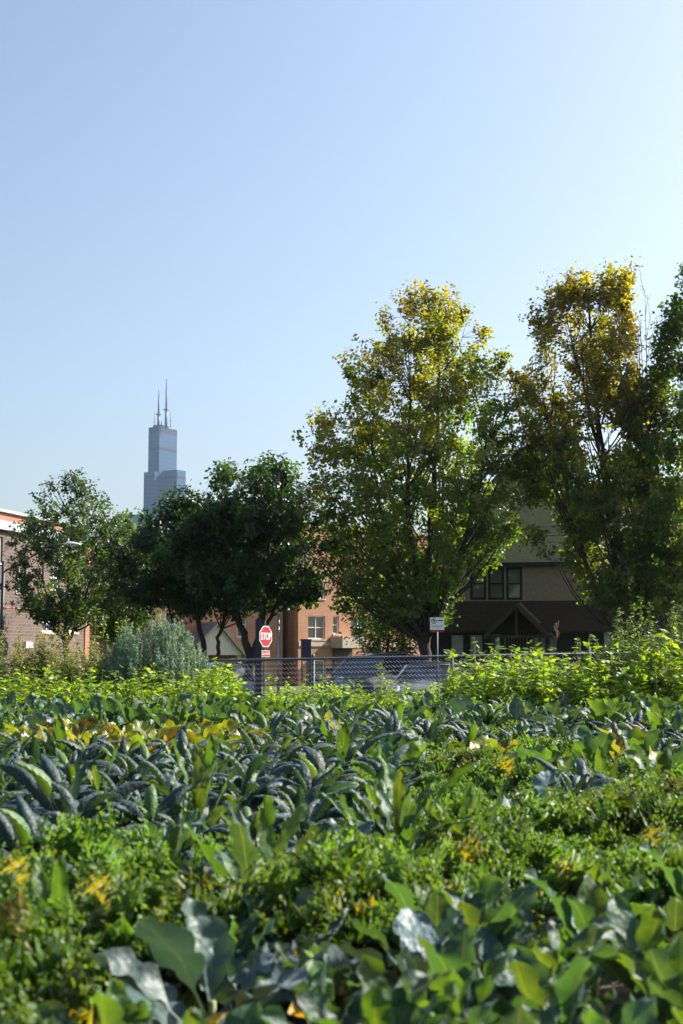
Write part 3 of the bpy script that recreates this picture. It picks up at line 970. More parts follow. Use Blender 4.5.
grow('maple_tree', 'tallest maple with vase of bare stems and golden top, second from the right edge', (tx, TY, GZ), 42,
     [dict(pts=[(0, 0, 0), (0, 0, 1.2), (-.15, 0, 3.2), (-.5, 0, 6.5), (-1.0, 0, 10), (-1.4, 0, H1 - .7)], r=(.22, .03), flare=1),
      dict(pts=[(.05, 0, .7), (.2, .1, 2.2), (.25, .1, 5), (.1, .1, 9), (-.25, .1, 13)], r=(.16, .03)),
      dict(pts=[(-.05, 0, .8), (-.7, .1, 2.6), (-1.5, .2, 5.0), (-2.3, .1, 8), (-3.0, 0, 10.8)], r=(.15, .03)),
      dict(pts=[(0, 0, .9), (-.35, -.4, 3), (-.8, -.8, 6.5), (-1.4, -.8, 10), (-2.0, -.6, 12.8)], r=(.14, .03)),
      dict(pts=[(.1, 0, .9), (.5, -.1, 3), (.7, -.2, 6), (.75, -.1, 9.5), (.5, 0, 11.8)], r=(.12, .03)),
      dict(pts=[(0, .1, .9), (-.2, .6, 3), (-.5, 1.1, 6.5), (-1.0, 1.0, 10.5)], r=(.12, .03))],
     vase_env, zpx(604, TY), H1 - .55, 150, 1300, 44, .145, vase_col, 'crown', .18, 1.1, .03, low=-.03, freq=.7, group='maples before the brown house', cc=(-.25, 0), maxtwig=1.6,
     bare=[((.7, 0, 9.0), (.75, 0, 14.9), 16), ((.7, 0, 8.5), (1.1, .1, 13.2), 9), ((.6, 0, 9), (.55, 0, 14.0), 9)])

# --- third maple, green, cut by the right edge
RY = 50.0
H2 = zpx(272, RY)
rt = table([zpx(640, RY), zpx(600, RY), zpx(540, RY), zpx(480, RY), zpx(420, RY), zpx(360, RY), zpx(310, RY), H2], [1.2, 2.3, 2.8, 2.4, 2.0, 1.4, .7, .2])
def right_env(z, a): return rt(z) * (1 + .15 * math.sin(4 * a + z * 1.5) + .08 * math.sin(7 * a + z))
def right_col(p, rng):
    return np.array([(.05, .09, .018), (.07, .105, .02), (.10, .115, .02)][int(rng.choice(3, p=[.5, .32, .18]))])
grow('maple_tree', 'green maple cut off by the right edge of the photo', (PX(697, RY), RY, GZ), 43,
     [dict(pts=[(0, 0, 0), (0, 0, 2), (-.1, 0, 5), (.1, 0, 9), (.2, 0, H2 - .5)], r=(.2, .03), flare=1),
      dict(pts=[(0, 0, 1.2), (-.6, 0, 3.5), (-1.1, 0, 6.5), (-1.3, 0, 9.5)], r=(.13, .03)),
      dict(pts=[(0, 0, 1.2), (.6, .3, 3.5), (1.1, .3, 6.5), (1.2, .2, 9.5)], r=(.13, .03))],
     right_env, zpx(608, RY), H2, 95, 950, 46, .145, right_col, 'crown', .18, .9, .0, freq=.7, group='maples before the brown house')

# --- the two dark round trees left of the stop sign
DY = 56.0
def dark_col(p, rng): return np.array([(.020, .044, .014), (.027, .054, .016), (.036, .066, .018)][int(rng.choice(3, p=[.5, .32, .18]))])
dz = lambda py: zpx(py, DY)
da = table([dz(620), dz(600), dz(570), dz(535), dz(512), dz(498), dz(486)], [.6, 2.5, 3.1, 2.7, 1.7, .9, .2])
db = table([dz(616), dz(600), dz(560), dz(530), dz(495), dz(476), dz(466)], [.5, 2.2, 3.0, 3.0, 2.4, 1.5, .4])
wobble = lambda a, z, k: 1 + .13 * math.sin(4 * a + z * 1.6 + k) + .09 * math.sin(9 * a + z * 2.2 + k)
grow('round_tree', 'dense dark green tree with slender forked trunk left of the two dark trees', (PX(205, DY), DY, GZ), 44,
     [dict(pts=[(0.15, 0, 0), (.1, 0, .9), (-.05, 0, 2.0), (-.3, 0, 3.4), (-.6, 0, 5.5), (-.6, 0, 7.2)], r=(.17, .03), flare=1),
      dict(pts=[(.1, 0, .8), (.45, 0, 1.5), (.5, 0, 2.4), (.8, 0, 3.4), (.9, 0, 5.5)], r=(.11, .03)),
      dict(pts=[(-.02, 0, 1.6), (-.6, .1, 2.3), (-1.2, .1, 2.9), (-1.6, .2, 4.4)], r=(.08, .03))],
     lambda z, a: da(z) * wobble(a, z, 0), dz(608), dz(486), 90, 850, 42, .16, dark_col, 'dark_crown', .19, .5, .0, freq=.8, group='dark trees left of the stop sign', cc=(-.1, 0), flat=.8)
grow('round_tree', 'dense dark green tree with V-shaped trunk beside the stop sign', (PX(247, DY - 1), DY - 1, GZ), 45,
     [dict(pts=[(.1, 0, 0), (.1, 0, 1.1), (.12, 0, 1.7), (-.35, 0, 3.2), (-.8, 0, 4.6), (-.9, 0, 7.0)], r=(.25, .03), flare=1),
      dict(pts=[(.12, 0, 1.4), (.45, 0, 2.3), (.6, 0, 3.4), (.8, 0, 5.2), (.8, 0, 7.4)], r=(.2, .03)),
      dict(pts=[(.3, 0, 2.0), (.9, .2, 3.2), (1.5, .2, 4.5), (2.0, .1, 5.8)], r=(.1, .03))],
     lambda z, a: db(z) * wobble(a, z, 2) * (1.0 if math.cos(a) < .3 else .95), dz(604), dz(468), 90, 850, 42, .16, dark_col, 'dark_crown', .19, .5, .0, freq=.8,
     group='dark trees left of the stop sign', cc=(.35, 0), flat=.8)

# --- left trees before the brown brick building
LY = 58.0
lz = lambda py: zpx(py, LY)
la = table([lz(632), lz(612), lz(580), lz(545), lz(515), lz(492), lz(476)], [.5, 1.9, 2.35, 2.3, 1.9, 1.1, .3])
def left_col(p, rng): return np.array([(.035, .062, .026), (.045, .075, .03), (.06, .09, .04)][int(rng.choice(3, p=[.45, .35, .2]))])
grow('street_tree', 'airy dark green tree with straight trunk before the brown brick building', (PX(66, LY), LY, GZ), 46,
     [dict(pts=[(0, 0, 0), (.02, 0, 1.5), (0, 0, 3.2), (.05, 0, 5.5), (.1, 0, 7.4)], r=(.17, .02), flare=1),
      dict(pts=[(0, 0, 2), (-.5, .1, 3.2), (-1.0, .1, 4.8), (-1.1, 0, 6)], r=(.08, .02)),
      dict(pts=[(0, 0, 2.1), (.5, -.1, 3.2), (.9, -.1, 4.6), (1.0, 0, 6.2)], r=(.08, .02))],
     lambda z, a: la(z) * wobble(a, z, 4), lz(622), lz(478), 75, 620, 32, .14, left_col, 'dark_crown', .14, .6, .0, freq=.95, wl=.7)
lb = table([lz(640), lz(615), lz(580), lz(545), lz(520), lz(507)], [.6, 1.4, 1.6, 1.4, .9, .2])
grow('street_tree', 'smaller green tree filling the gap between the airy tree and the dark trees', (PX(118, 63), 63, GZ), 47,
     [dict(pts=[(0, 0, 0), (.05, 0, 1.5), (-.05, 0, 3.2), (.05, 0, 6.2)], r=(.13, .02), flare=1),
      dict(pts=[(0, 0, 1.4), (.5, .1, 2.8), (.8, .1, 4.4)], r=(.07, .02))],
     lambda z, a: lb(z) * wobble(a, z, 1), lz(645), lz(508), 50, 520, 34, .14, left_col, 'dark_crown', .16, .6, -.15, freq=.9, wl=.7)
# --- smaller trees in the gaps behind the maple trunk and under the right maples
def lite_col(p, rng): return np.array([(.06, .10, .02), (.09, .13, .022), (.04, .075, .02)][int(rng.choice(3))])
lc = table([zpx(656, 66), zpx(640, 66), zpx(610, 66), zpx(580, 66), zpx(560, 66)], [1.0, 1.7, 2.0, 1.6, .4])
grow('young_tree', 'young sunlit tree behind the middle maple trunk', (PX(388, 66), 66, GZ), 48,
     [dict(pts=[(0, 0, 0), (.05, 0, 1.2), (0, 0, 2.6), (.05, 0, 4.6)], r=(.1, .02))],
     lambda z, a: lc(z) * wobble(a, z, 3), zpx(652, 66), zpx(562, 66), 40, 330, 26, .14, lite_col, 'crown', .22, .5, -.2, freq=.8)

# ------------------------------------------------------------------ building helpers
def wall_holes(mb, x0, x1, z0, z1, y0, th, holes):
    """a wall in the local x-z plane, outer face at y0, with openings"""
    xs = sorted({x0, x1, *[h[0] for h in holes], *[h[1] for h in holes]})
    zs = sorted({z0, z1, *[h[2] for h in holes], *[h[3] for h in holes]})
    xs = [x for x in xs if x0 <= x <= x1]; zs = [z for z in zs if z0 <= z <= z1]
    V = []; F = []
    ix = {}
    def vid(x, y, z):
        k = (round(x, 5), round(y, 5), round(z, 5))
        if k not in ix: ix[k] = len(V); V.append((x, y, z))
        return ix[k]
    solid = lambda i, j: 0 <= i < len(xs) - 1 and 0 <= j < len(zs) - 1 and not any(h[0] - 1e-6 <= xs[i] and xs[i + 1] <= h[1] + 1e-6 and h[2] - 1e-6 <= zs[j] and zs[j + 1] <= h[3] + 1e-6 for h in holes)
    y1 = y0 + th
    for i in range(len(xs) - 1):
        for j in range(len(zs) - 1):
            if not solid(i, j): continue
            a, b, c, d = xs[i], xs[i + 1], zs[j], zs[j + 1]
            F.append((vid(a, y0, c), vid(b, y0, c), vid(b, y0, d), vid(a, y0, d)))
            F.append((vid(a, y1, c), vid(a, y1, d), vid(b, y1, d), vid(b, y1, c)))
            if not solid(i - 1, j): F.append((vid(a, y0, c), vid(a, y0, d), vid(a, y1, d), vid(a, y1, c)))
            if not solid(i + 1, j): F.append((vid(b, y0, c), vid(b, y1, c), vid(b, y1, d), vid(b, y0, d)))
            if not solid(i, j - 1): F.append((vid(a, y0, c), vid(a, y1, c), vid(b, y1, c), vid(b, y0, c)))
            if not solid(i, j + 1): F.append((vid(a, y0, d), vid(b, y0, d), vid(b, y1, d), vid(a, y1, d)))
    mb.add(V, F)

def window(root, x0, x1, z0, z1, y, fmat, gmat, cols=1, rows=2, fw=.06, depth=.1, curtain=None, sill=None, xf=None):
    """frame, glazing bars and pane set into an opening whose outer face is at y"""
    mb = MB()
    ya, yb = y + depth, y + depth + .06
    mb.box(x0, x0 + fw, ya, yb, z0, z1); mb.box(x1 - fw, x1, ya, yb, z0, z1)
    mb.box(x0 + fw, x1 - fw, ya, yb, z0, z0 + fw); mb.box(x0 + fw, x1 - fw, ya, yb, z1 - fw, z1)
    bw = fw * .6
    for i in range(1, cols):
        x = x0 + (x1 - x0) * i / cols
        mb.box(x - bw / 2, x + bw / 2, ya + .005, yb - .012, z0 + fw, z1 - fw)
    for j in range(1, rows):
        z = z0 + (z1 - z0) * j / rows
        mb.box(x0 + fw, x1 - fw, ya + .009, yb - .016, z - bw / 2, z + bw / 2)
    w = mb.build('window', fmat, root)
    mb = MB(); mb.box(x0 + .01, x1 - .01, yb - .012, yb + .004, z0 + .01, z1 - .01); mb.build('pane', gmat, w)
    if sill:
        mb = MB(); mb.box(x0 - .06, x1 + .06, y - .05, y + depth - .002, z0 - .09, z0 - .003); mb.build('sill', sill, w)
    objs = [w] + list(w.children)
    if xf is not None:
        w.matrix_local = xf
    return w

def local_hit(px, py, loc, rz, yl=0.0):
    """where the view ray through a photo point meets the plane local y = yl of a turned building: (local x, local z)"""
    d = ray(px, py)
    c, s = math.cos(-rz), math.sin(-rz)
    o = CAM - np.array(loc)
    lo = (o[0] * c - o[1] * s, o[0] * s + o[1] * c, o[2])
    ld_ = (d[0] * c - d[1] * s, d[0] * s + d[1] * c, d[2])
    t = (yl - lo[1]) / ld_[1]
    return lo[0] + ld_[0] * t, lo[2] + ld_[2] * t

# ------------------------------------------------------------------ brown house on the right
def brown_house():
    Y = 58.0
    loc = (PX(516, Y), Y, GZ); rz = math.radians(-11)
    h = lambda px, py, yl=0.0: local_hit(px, py, loc, rz, yl)
    root = thing('house', 'dark brown two-storey house with cream gable and small porch behind the maples', 'house', loc, rz)
    XL = h(424, 600)[0]; XR = 10.5
    zb = h(516, 601)[1]; ze = h(480, 563)[1]; zg = 2.75
    # openings (photo corners)
    def rect(pa, pb):
        a = h(*pa); b = h(*pb); return (min(a[0], b[0]), max(a[0], b[0]), min(a[1], b[1]), max(a[1], b[1]))
    up = [rect((470, 600), (486, 567)), rect((488, 600), (504, 567)), rect((506, 600), (522, 567)), rect((598, 599), (616, 572)), rect((655, 599), (672, 572))]
    gr = [rect((449, 656), (465, 633)), rect((468, 656), (484, 633)), rect((602, 656), (616, 629)), rect((619, 656), (632, 629)), rect((660, 656), (675, 629))]
    dr = [rect((492, 656), (501, 634)), rect((504, 668), (528, 635)), rect((533, 656), (546, 635)), rect((549, 656), (556, 637))]
    mb = MB(); wall_holes(mb, XL, XR, zb, ze, 0, .3, up); mb.build('upper_wall', M['stucco'], root)
    mb = MB(); wall_holes(mb, XL, XR, -.3, zg, .02, .3, gr + dr); mb.build('lower_wall', M['dark_trim'], root)
    # dark shingled band between the storeys, kicked out at its foot
    mb = MB(); mb.prism_x([(-.42, zg - .05), (-.40, zg - .12), (.28, zg - .12), (.28, zb), (-.02, zb), (-.05, zb - .06)], XL - .1, XR + .1)
    mb.build('shingle_band', M['brown_shingle'], root)
    # body behind the facade
    mb = MB(); mb.box(XL, XL + .3, .3, 10, -.3, ze); mb.box(XR - .3, XR, .3, 10, -.3, ze); mb.box(XL, XR, 10, 10.3, -.3, ze)
    mb.box(XL + .3, XR - .3, 2.4, 2.5, -.3, ze)
    mb.build('side_wall', M['stucco'], root)
    for r in up: window(root, *r, 0, M['dark_trim'], M['blue_glass'], 1, 2, .1, .08)
    for r in gr: window(root, *r, .02, M['dark_trim'], M['curtain'], 1, 1, .09, .08)
    for k, r in enumerate(dr):
        if k == 1: continue
        window(root, *r, .02, M['grey_trim'], M['curtain'], 1, 1, .07, .08)
    # door with security bars
    x0, x1, z0, z1 = dr[1]
    mb = MB(); mb.box(x0, x1, .14, .19, -.2, z1); d = mb.build('door', M['dark_trim'], root)
    mb = MB()
    for i in range(8):
        x = x0 + .08 + (x1 - x0 - .16) * i / 7
        mb.box(x - .012, x + .012, .09, .11, z0, z1 - .05)
    mb.box(x0, x0 + .07, .085, .115, z0, z1); mb.box(x1 - .07, x1, .085, .115, z0, z1); mb.box(x0 + .07, x1 - .07, .085, .115, z1 - .07, z1)
    mb.build('security_grille', M['grey_trim'], d)
    mb = MB(); mb.tube([(x0 + .15, .12, 1.05), (x0 + .15, .06, 1.05), (x0 + .26, .06, 1.05)], .015, .015, 6); mb.build('handle', M['steel'], d)
    # cross gable with lap siding
    ax, az = h(528, 448, -.15)
    gl = XL - .3; hw = ax - gl; gr_ = ax + hw
    bh = .135
    mb = MB()
    z = ze + .003
    i = 0
    while z < az - .1:
        f = (az - z) / (az - ze)
        f2 = (az - z - bh) / (az - ze)
        xa, xb = ax - hw * f, ax + hw * f
        f2 = max(f2, 0)
        xa2, xb2 = ax - hw * f2, ax + hw * f2
        zt = min(z + bh, az)
        V = [(xa, -.045, z), (xb, -.045, z), (xb2, -.012, zt), (xa2, -.012, zt), (xa, .2, z), (xb, .2, z), (xb2, .2, zt), (xa2, .2, zt)]
        mb.add(V, [(0, 1, 2, 3), (0, 4, 5, 1), (7, 6, 5, 4), (3, 2, 6, 7), (0, 3, 7, 4), (1, 5, 6, 2)])
        z += bh
    mb.build('gable_siding', M['siding'], root)
    # roofs
    mb = MB()
    yo = -.45
    over = .35
    def slope(xA, zA, xB, zB, y0, y1, th=.14):
        mb.slab((xA, y0, zA), (xB, y0, zB), (xB, y1, zB), (xA, y1, zA), th)
    sl = (az - ze) / hw
    top = .16
    slope(gl - over, ze - over * sl + top, ax, az + top, yo, 9)
    slope(ax, az + top, gr_ + over, ze - over * sl + top, yo, 9)
    mb.build('gable_roof', M['grey_shingle'], root)
    mb = MB()
    for sg in (-1, 1):
        a = (ax + sg * (hw + over), ze - over * sl); b = (ax, az)
        mb.prism([(a[0], a[1] - .16), (b[0], b[1] - .16), (b[0], b[1] + .005), (a[0], a[1] + .005)][::sg], yo - .05, yo + .02)
    mb.build('rake_board', M['grey_trim'], root)
    # main roof right of the gable, its eave facing the street
    mb = MB()
    mb.slab((gr_ - 2.2, -.5, ze - .05), (XR + .5, -.5, ze - .05), (XR + .5, 5, ze + 3.4), (gr_ - 2.2, 5, ze + 3.4), .16)
    mb.slab((gr_ - 2.2, 5, ze + 3.4), (XR + .5, 5, ze + 3.4), (XR + .5, 10.5, ze - .05), (gr_ - 2.2, 10.5, ze - .05), .16)
    mb.build('main_roof', M['grey_shingle'], root)
    mb = MB(); mb.box(XL - .1, XR + .2, -.16, -.013, ze - .2, ze); mb.build('eave_trim', M['dark_trim'], root)
    # porch: small shingled gable on posts
    pd = -1.9
    pa = h(516, 603, pd); pl = h(484, 636, pd); pr = h(549, 634, pd)
    hwp = (pr[0] - pl[0]) / 2; pcx = (pl[0] + pr[0]) / 2; pz0 = (pl[1] + pr[1]) / 2; pzt = pa[1]
    pk = thing  # (no own thing: the porch belongs to the house)
    mb = MB()
    mb.slab((pcx - hwp, pd, pz0), (pcx, pd, pzt), (pcx, -.05, pzt), (pcx - hwp, -.05, pz0), .1)
    mb.slab((pcx, pd, pzt), (pcx + hwp, pd, pz0), (pcx + hwp, -.05, pz0), (pcx, -.05, pzt), .1)
    pr_o = mb.build('porch_roof', M['brown_shingle'], root)
    mb = MB()
    for sg in (-1, 1):
        mb.prism([(pcx + sg * hwp, pz0 - .2), (pcx, pzt - .2), (pcx, pzt + .02), (pcx + sg * hwp, pz0 + .02)][::sg], pd - .07, pd - .003)
    mb.build('barge_board', M['dark_timber'], pr_o)
    mb = MB(); mb.box(pcx - .05, pcx + .05, pd + .01, pd + .11, pz0 - .02, pzt - .14); mb.box(pcx - hwp + .2, pcx + hwp - .2, pd + .012, pd + .14, pz0 - .12, pz0)
    mb.build('tie_beam', M['dark_timber'], pr_o)
    for sg in (-1, 1):
        mb = MB(); mb.box(pcx + sg * (hwp - .35) - .07, pcx + sg * (hwp - .35) + .07, pd + .02, pd + .16, -.3, pz0 - .12); mb.build('porch_post', M['dark_timber'], root)
    # pale edge flashing where the right slope meets the wall, and the porch lamp
    mb = MB(); mb.slab((pcx + .06, -.32, pzt + .09), (pcx + hwp + .2, -.32, pz0 - .06), (pcx + hwp + .2, -.2, pz0 - .06), (pcx + .06, -.2, pzt + .09), .08)
    mb.build('flashing', M['grey_trim'], root)
    lx, lz_ = h(516.5, 628.5, -.1)
    mb = MB(); mb.box(lx - .09, lx + .09, -.14, -.02, lz_ - .17, lz_ + .17); mb.build('house_number_plaque', M['sign_white'], root)
M['dark_timber'] = plain('dark_timber', (.07, .052, .042), .75, 0, .2, 6)
brown_house()

# ------------------------------------------------------------------ brown brick building at the left edge
def left_building():
    c = P(88, 657, 71); a = P(0, 657, 62)
    dirv = c - a; ang = math.atan2(dirv[1], dirv[0])
    loc = (c[0], c[1], GZ)
    # local +x runs along the wall away from the camera, outer face looks to local -y (to the right, at the street)
    rz = ang
    root = thing('brick_building', 'brown brick flat-roofed building with white roof edge at the left side', 'building', loc, rz)
    h = lambda px, py, yl=0.0: local_hit(px, py, loc, rz, yl)
    xn = -19.0
    zt = h(2, 512)[1]; zr = h(2, 521)[1]; zw0 = h(2, 530)[1]
    def rect(pa, pb):
        p = h(*pa); q = h(*pb); return (min(p[0], q[0]), max(p[0], q[0]), min(p[1], q[1]), max(p[1], q[1]))
    holes = [rect((-6, 562), (3, 537)), rect((42, 632), (55, 612)), rect((64, 632), (78, 612)), rect((16, 592), (26, 566)), rect((50, 590), (60, 566)), rect((80, 668), (84, 653))]
    mb = MB(); wall_holes(mb, xn, -.5, -.3, zw0, 0, .35, holes); mb.build('brick_wall', M['brick_brown'], root)
    mb = MB(); mb.box(-.5, .05, -.05, .4, -.3, zr); mb.build('corner_pier', M['brick_red'], root)
    mb = MB(); mb.box(xn, -.5, .02, .36, zr, zt); mb.build('parapet', M['brick_red'], root)
    mb = MB(); mb.box(xn, .12, -.12, .38, zt, zt + .12); mb.build('parapet_coping', M['roof_metal'], root)
    mb = MB(); mb.box(xn, -.5, -.22, .3, zw0, zr - .002); mb.build('roof_edge', M['roof_metal'], root)
    mb = MB(); mb.box(xn, -.45, -.02, -.003, zr * .50, zr * .50 + .07); mb.build('string_course', M['brick_red'], root)
    mb = MB(); mb.box(xn, .0, .4, 14, -.3, zr); mb.build('rear_wall', M['brick_brown'], root)
    for k, r in enumerate(holes):
        window(root, *r, 0, M['white_paint'], M['glass'], 1 if k == 5 else 2, 2, .09, .08, sill=M['stone'])
    x, z = h(29, 645, -.1)
    mb = MB(); mb.box(x - .35, x + .35, -.14, -.002, z - .14, z + .14); mb.build('meter_box', M['white_paint'], root)
left_building()

# ------------------------------------------------------------------ brick townhouses
def town_front(name, label, px_corner, Ycorner, width, depth, ang, body, ztop, wins, gable=None, band=None, extra=None):
    """front faces local -y; the origin is the left front corner"""
    loc = (PX(px_corner, Ycorner), Ycorner, GZ)
    rz = ang
    root = thing(name, label, 'building', loc, rz, 'brick townhouses behind the trees')
    h = lambda px, py, yl=0.0: local_hit(px, py, loc, rz, yl)
    def rect(w):
        p = h(w[0], w[3]); q = h(w[1], w[2]); return (min(p[0], q[0]), max(p[0], q[0]), min(p[1], q[1]), max(p[1], q[1]))
    R = [rect(w) for w in wins]
    mb = MB(); wall_holes(mb, 0, width, -.3, ztop, 0, .35, R); mb.build('front_wall', body[0], root)
    mb = MB(); mb.box(0, .35, .35, depth, -.3, ztop); mb.box(width - .35, width, .35, depth, -.3, ztop); mb.box(0, width, depth, depth + .3, -.3, ztop)
    mb.build('side_wall', body[1], root)
    mb = MB(); mb.box(-.1, width + .1, -.1, depth + .4, ztop, ztop + .25); mb.build('roof', M['stone'], root)
    for r, w in zip(R, wins):
        window(root, *r, 0, M['white_paint'] if w[4] else M['dark_trim'], M['glass'] if w[4] < 2 else M['blue_glass'], w[5], w[6], .07, .08, sill=M['stone'])
    return root, h
ta = math.radians(42)
rb, hb = town_front('townhouse', 'tan brick townhouse with stone bands right of the stop sign', 298, 82, 13, 11, ta, (M['brick_tan'], M['brick_orange']), 9.2,
    [(308, 325, 616, 639, 1, 2, 2), (333, 339, 616, 634, 1, 1, 2), (351, 366, 616, 639, 1, 2, 2), (306, 325, 660, 690, 1, 2, 2), (352, 368, 662, 690, 1, 2, 2), (308, 325, 575, 598, 1, 2, 2), (351, 366, 575, 598, 1, 2, 2)])
_, zb_ = hb(315, 642)
mb = MB(); mb.box(.02, 12.9, -.06, -.004, zb_ - .25, zb_); mb.build('stone_band', M['stone'], rb)
xa, za = hb(330, 648); xb_, _ = hb(354, 648); _, zt_ = hb(341, 637)
mb = MB(); mb.box(xa, xb_, -1.1, -.006, za, zt_); mb.build('door_canopy', M['stone'], rb)
mb = MB(); mb.box(xa + .2, xb_ - .2, -.07, -.01, -.2, za - .005); mb.build('door', M['dark_trim'], rb)
# side gable wall of the next unit: plain orange brick seen between the trunks
rc, hc = town_front('townhouse', 'plain orange brick townhouse end behind the stop sign', 255, 92, 9, 10, math.radians(8), (M['brick_orange'], M['brick_red']), 9.0, [(262, 268, 600, 620, 1, 1, 2)])
ra, ha = town_front('townhouse', 'tan townhouse with white porch gable behind the dark tree trunks', 152, 78, 8.2, 10, math.radians(32), (M['brick_tan'], M['brick_red']), 8.6,
    [(237, 247, 612, 637, 1, 1, 2), (165, 176, 612, 637, 1, 1, 2), (236, 247, 660, 690, 1, 1, 2), (200, 212, 575, 600, 1, 1, 2)])
# porch with white pediment
yl = -1.8
p1 = ha(187, 655, yl); p2 = ha(243, 655, yl); p3 = ha(218, 624, yl)
mb = MB(); mb.prism([(p1[0], p1[1]), (p2[0], p2[1]), (p3[0], p3[1])], yl, yl + .12); pe = mb.build('porch_pediment', M['offwhite'], ra)
mb = MB()
mb.slab((p1[0] - .25, yl - .15, p1[1] - .1), (p3[0], yl - .15, p3[1] + .12), (p3[0], -.01, p3[1] + .12), (p1[0] - .25, -.01, p1[1] - .1), .1)
mb.slab((p3[0], yl - .15, p3[1] + .12), (p2[0] + .25, yl - .15, p2[1] - .1), (p2[0] + .25, -.01, p2[1] - .1), (p3[0], -.01, p3[1] + .12), .1)
mb.build('porch_roof', M['grey_shingle'], ra)
for x in (p1[0] + .15, p2[0] - .15):
    mb = MB(); mb.box(x - .12, x + .12, yl + .125, yl + .365, -.3, p1[1]); mb.build('porch_column', M['offwhite'], ra)
re_, he_ = town_front('townhouse', 'dark brown brick block closing the gap behind the smaller left tree', 84, 92, 9, 10, math.radians(6), (M['brick_brown'], M['brick_brown']), 7.4, [(108, 116, 612, 636, 1, 1, 2), (132, 140, 612, 636, 1, 1, 2)])
# farther dark red block glimpsed under the maple
rd, hd = town_front('townhouse', 'dark red brick building glimpsed below the middle maple', 366, 98, 10, 10, math.radians(-5), (M['brick_red'], M['brick_red']), 8.0, [(376, 388, 618, 636, 1, 1, 2), (398, 410, 618, 636, 1, 1, 2)])

# ------------------------------------------------------------------ the far skyscraper
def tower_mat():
    m, nt, b = mat('haze_blue_curtain_wall')
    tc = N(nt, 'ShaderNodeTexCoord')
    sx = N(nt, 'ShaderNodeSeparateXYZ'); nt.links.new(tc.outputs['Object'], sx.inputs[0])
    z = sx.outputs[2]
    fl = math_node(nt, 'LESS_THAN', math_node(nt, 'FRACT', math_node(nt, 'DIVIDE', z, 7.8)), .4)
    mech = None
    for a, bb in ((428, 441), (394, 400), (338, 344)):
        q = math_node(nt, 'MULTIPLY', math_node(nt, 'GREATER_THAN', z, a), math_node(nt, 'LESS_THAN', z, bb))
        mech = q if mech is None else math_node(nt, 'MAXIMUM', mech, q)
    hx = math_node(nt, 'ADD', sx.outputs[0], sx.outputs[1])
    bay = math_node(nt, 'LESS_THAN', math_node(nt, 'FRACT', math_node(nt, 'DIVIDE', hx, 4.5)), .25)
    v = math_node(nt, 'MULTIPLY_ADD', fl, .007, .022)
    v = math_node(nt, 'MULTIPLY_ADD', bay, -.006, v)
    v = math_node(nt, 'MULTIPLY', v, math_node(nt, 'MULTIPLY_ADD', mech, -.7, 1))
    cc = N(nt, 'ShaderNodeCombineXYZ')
    nt.links.new(math_node(nt, 'MULTIPLY', v, .35), cc.inputs[0]); nt.links.new(math_node(nt, 'MULTIPLY', v, 2.2), cc.inputs[1]); nt.links.new(math_node(nt, 'MULTIPLY', v, 5.5), cc.inputs[2])  # blue of distant haze mixed into the dark wall colour
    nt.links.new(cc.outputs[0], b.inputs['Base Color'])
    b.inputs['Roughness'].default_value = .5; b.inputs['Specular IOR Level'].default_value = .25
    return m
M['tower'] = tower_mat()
def tower():
    D = 2680.0
    loc = P(156.5, 657, D); loc = (loc[0], loc[1], GZ)
    root = thing('skyscraper', 'hazy blue stepped skyscraper with two rooftop antennas on the skyline', 'skyscraper', loc, math.radians(58))
    T = 26.7
    # local +x = u (right and away), local +y = v (left and away)
    zt = 439; zs = 353
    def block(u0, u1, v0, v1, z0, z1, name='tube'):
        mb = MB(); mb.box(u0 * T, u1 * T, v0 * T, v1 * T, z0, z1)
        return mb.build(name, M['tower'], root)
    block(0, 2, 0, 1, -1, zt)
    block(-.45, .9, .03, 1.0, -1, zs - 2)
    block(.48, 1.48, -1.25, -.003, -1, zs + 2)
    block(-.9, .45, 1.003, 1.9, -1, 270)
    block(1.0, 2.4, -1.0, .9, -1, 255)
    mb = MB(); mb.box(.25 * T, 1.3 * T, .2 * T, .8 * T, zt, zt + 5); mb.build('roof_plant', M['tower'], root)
    def mast(px, ptop, rb):
        x = (px - 160) * D / FPX
        # a point of the roof that shows at that place: split between u and v
        u = .75; v = (u * 7.5 - (px - 160)) / 12
        top = P(px, ptop, D)[2]
        mb = MB()
        b = (u * T, v * T)
        L = top - zt
        mb.tube([(b[0], b[1], zt), (b[0], b[1], zt + L * .35)], rb * 1.5, rb * 1.2, 8)
        mb.tube([(b[0], b[1], zt + L * .35), (b[0], b[1], zt + L * .8)], rb, rb * .8, 8)
        mb.tube([(b[0], b[1], zt + L * .8), (b[0], b[1], zt + L)], rb * .5, rb * .4, 6)
        mb.box(b[0] - rb * 2.2, b[0] + rb * 2.2, b[1] - rb * 2.2, b[1] + rb * 2.2, zt + L * .36, zt + L * .38)
        mb.build('antenna', M['dull_mast'], root, True)
    mast(157, 387, 1.9); mast(165.4, 377, 1.9); mast(152.6, 408, .6); mast(170.3, 410, .6); mast(160.5, 418, 1.2)
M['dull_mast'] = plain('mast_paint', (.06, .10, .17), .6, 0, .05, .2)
tower()

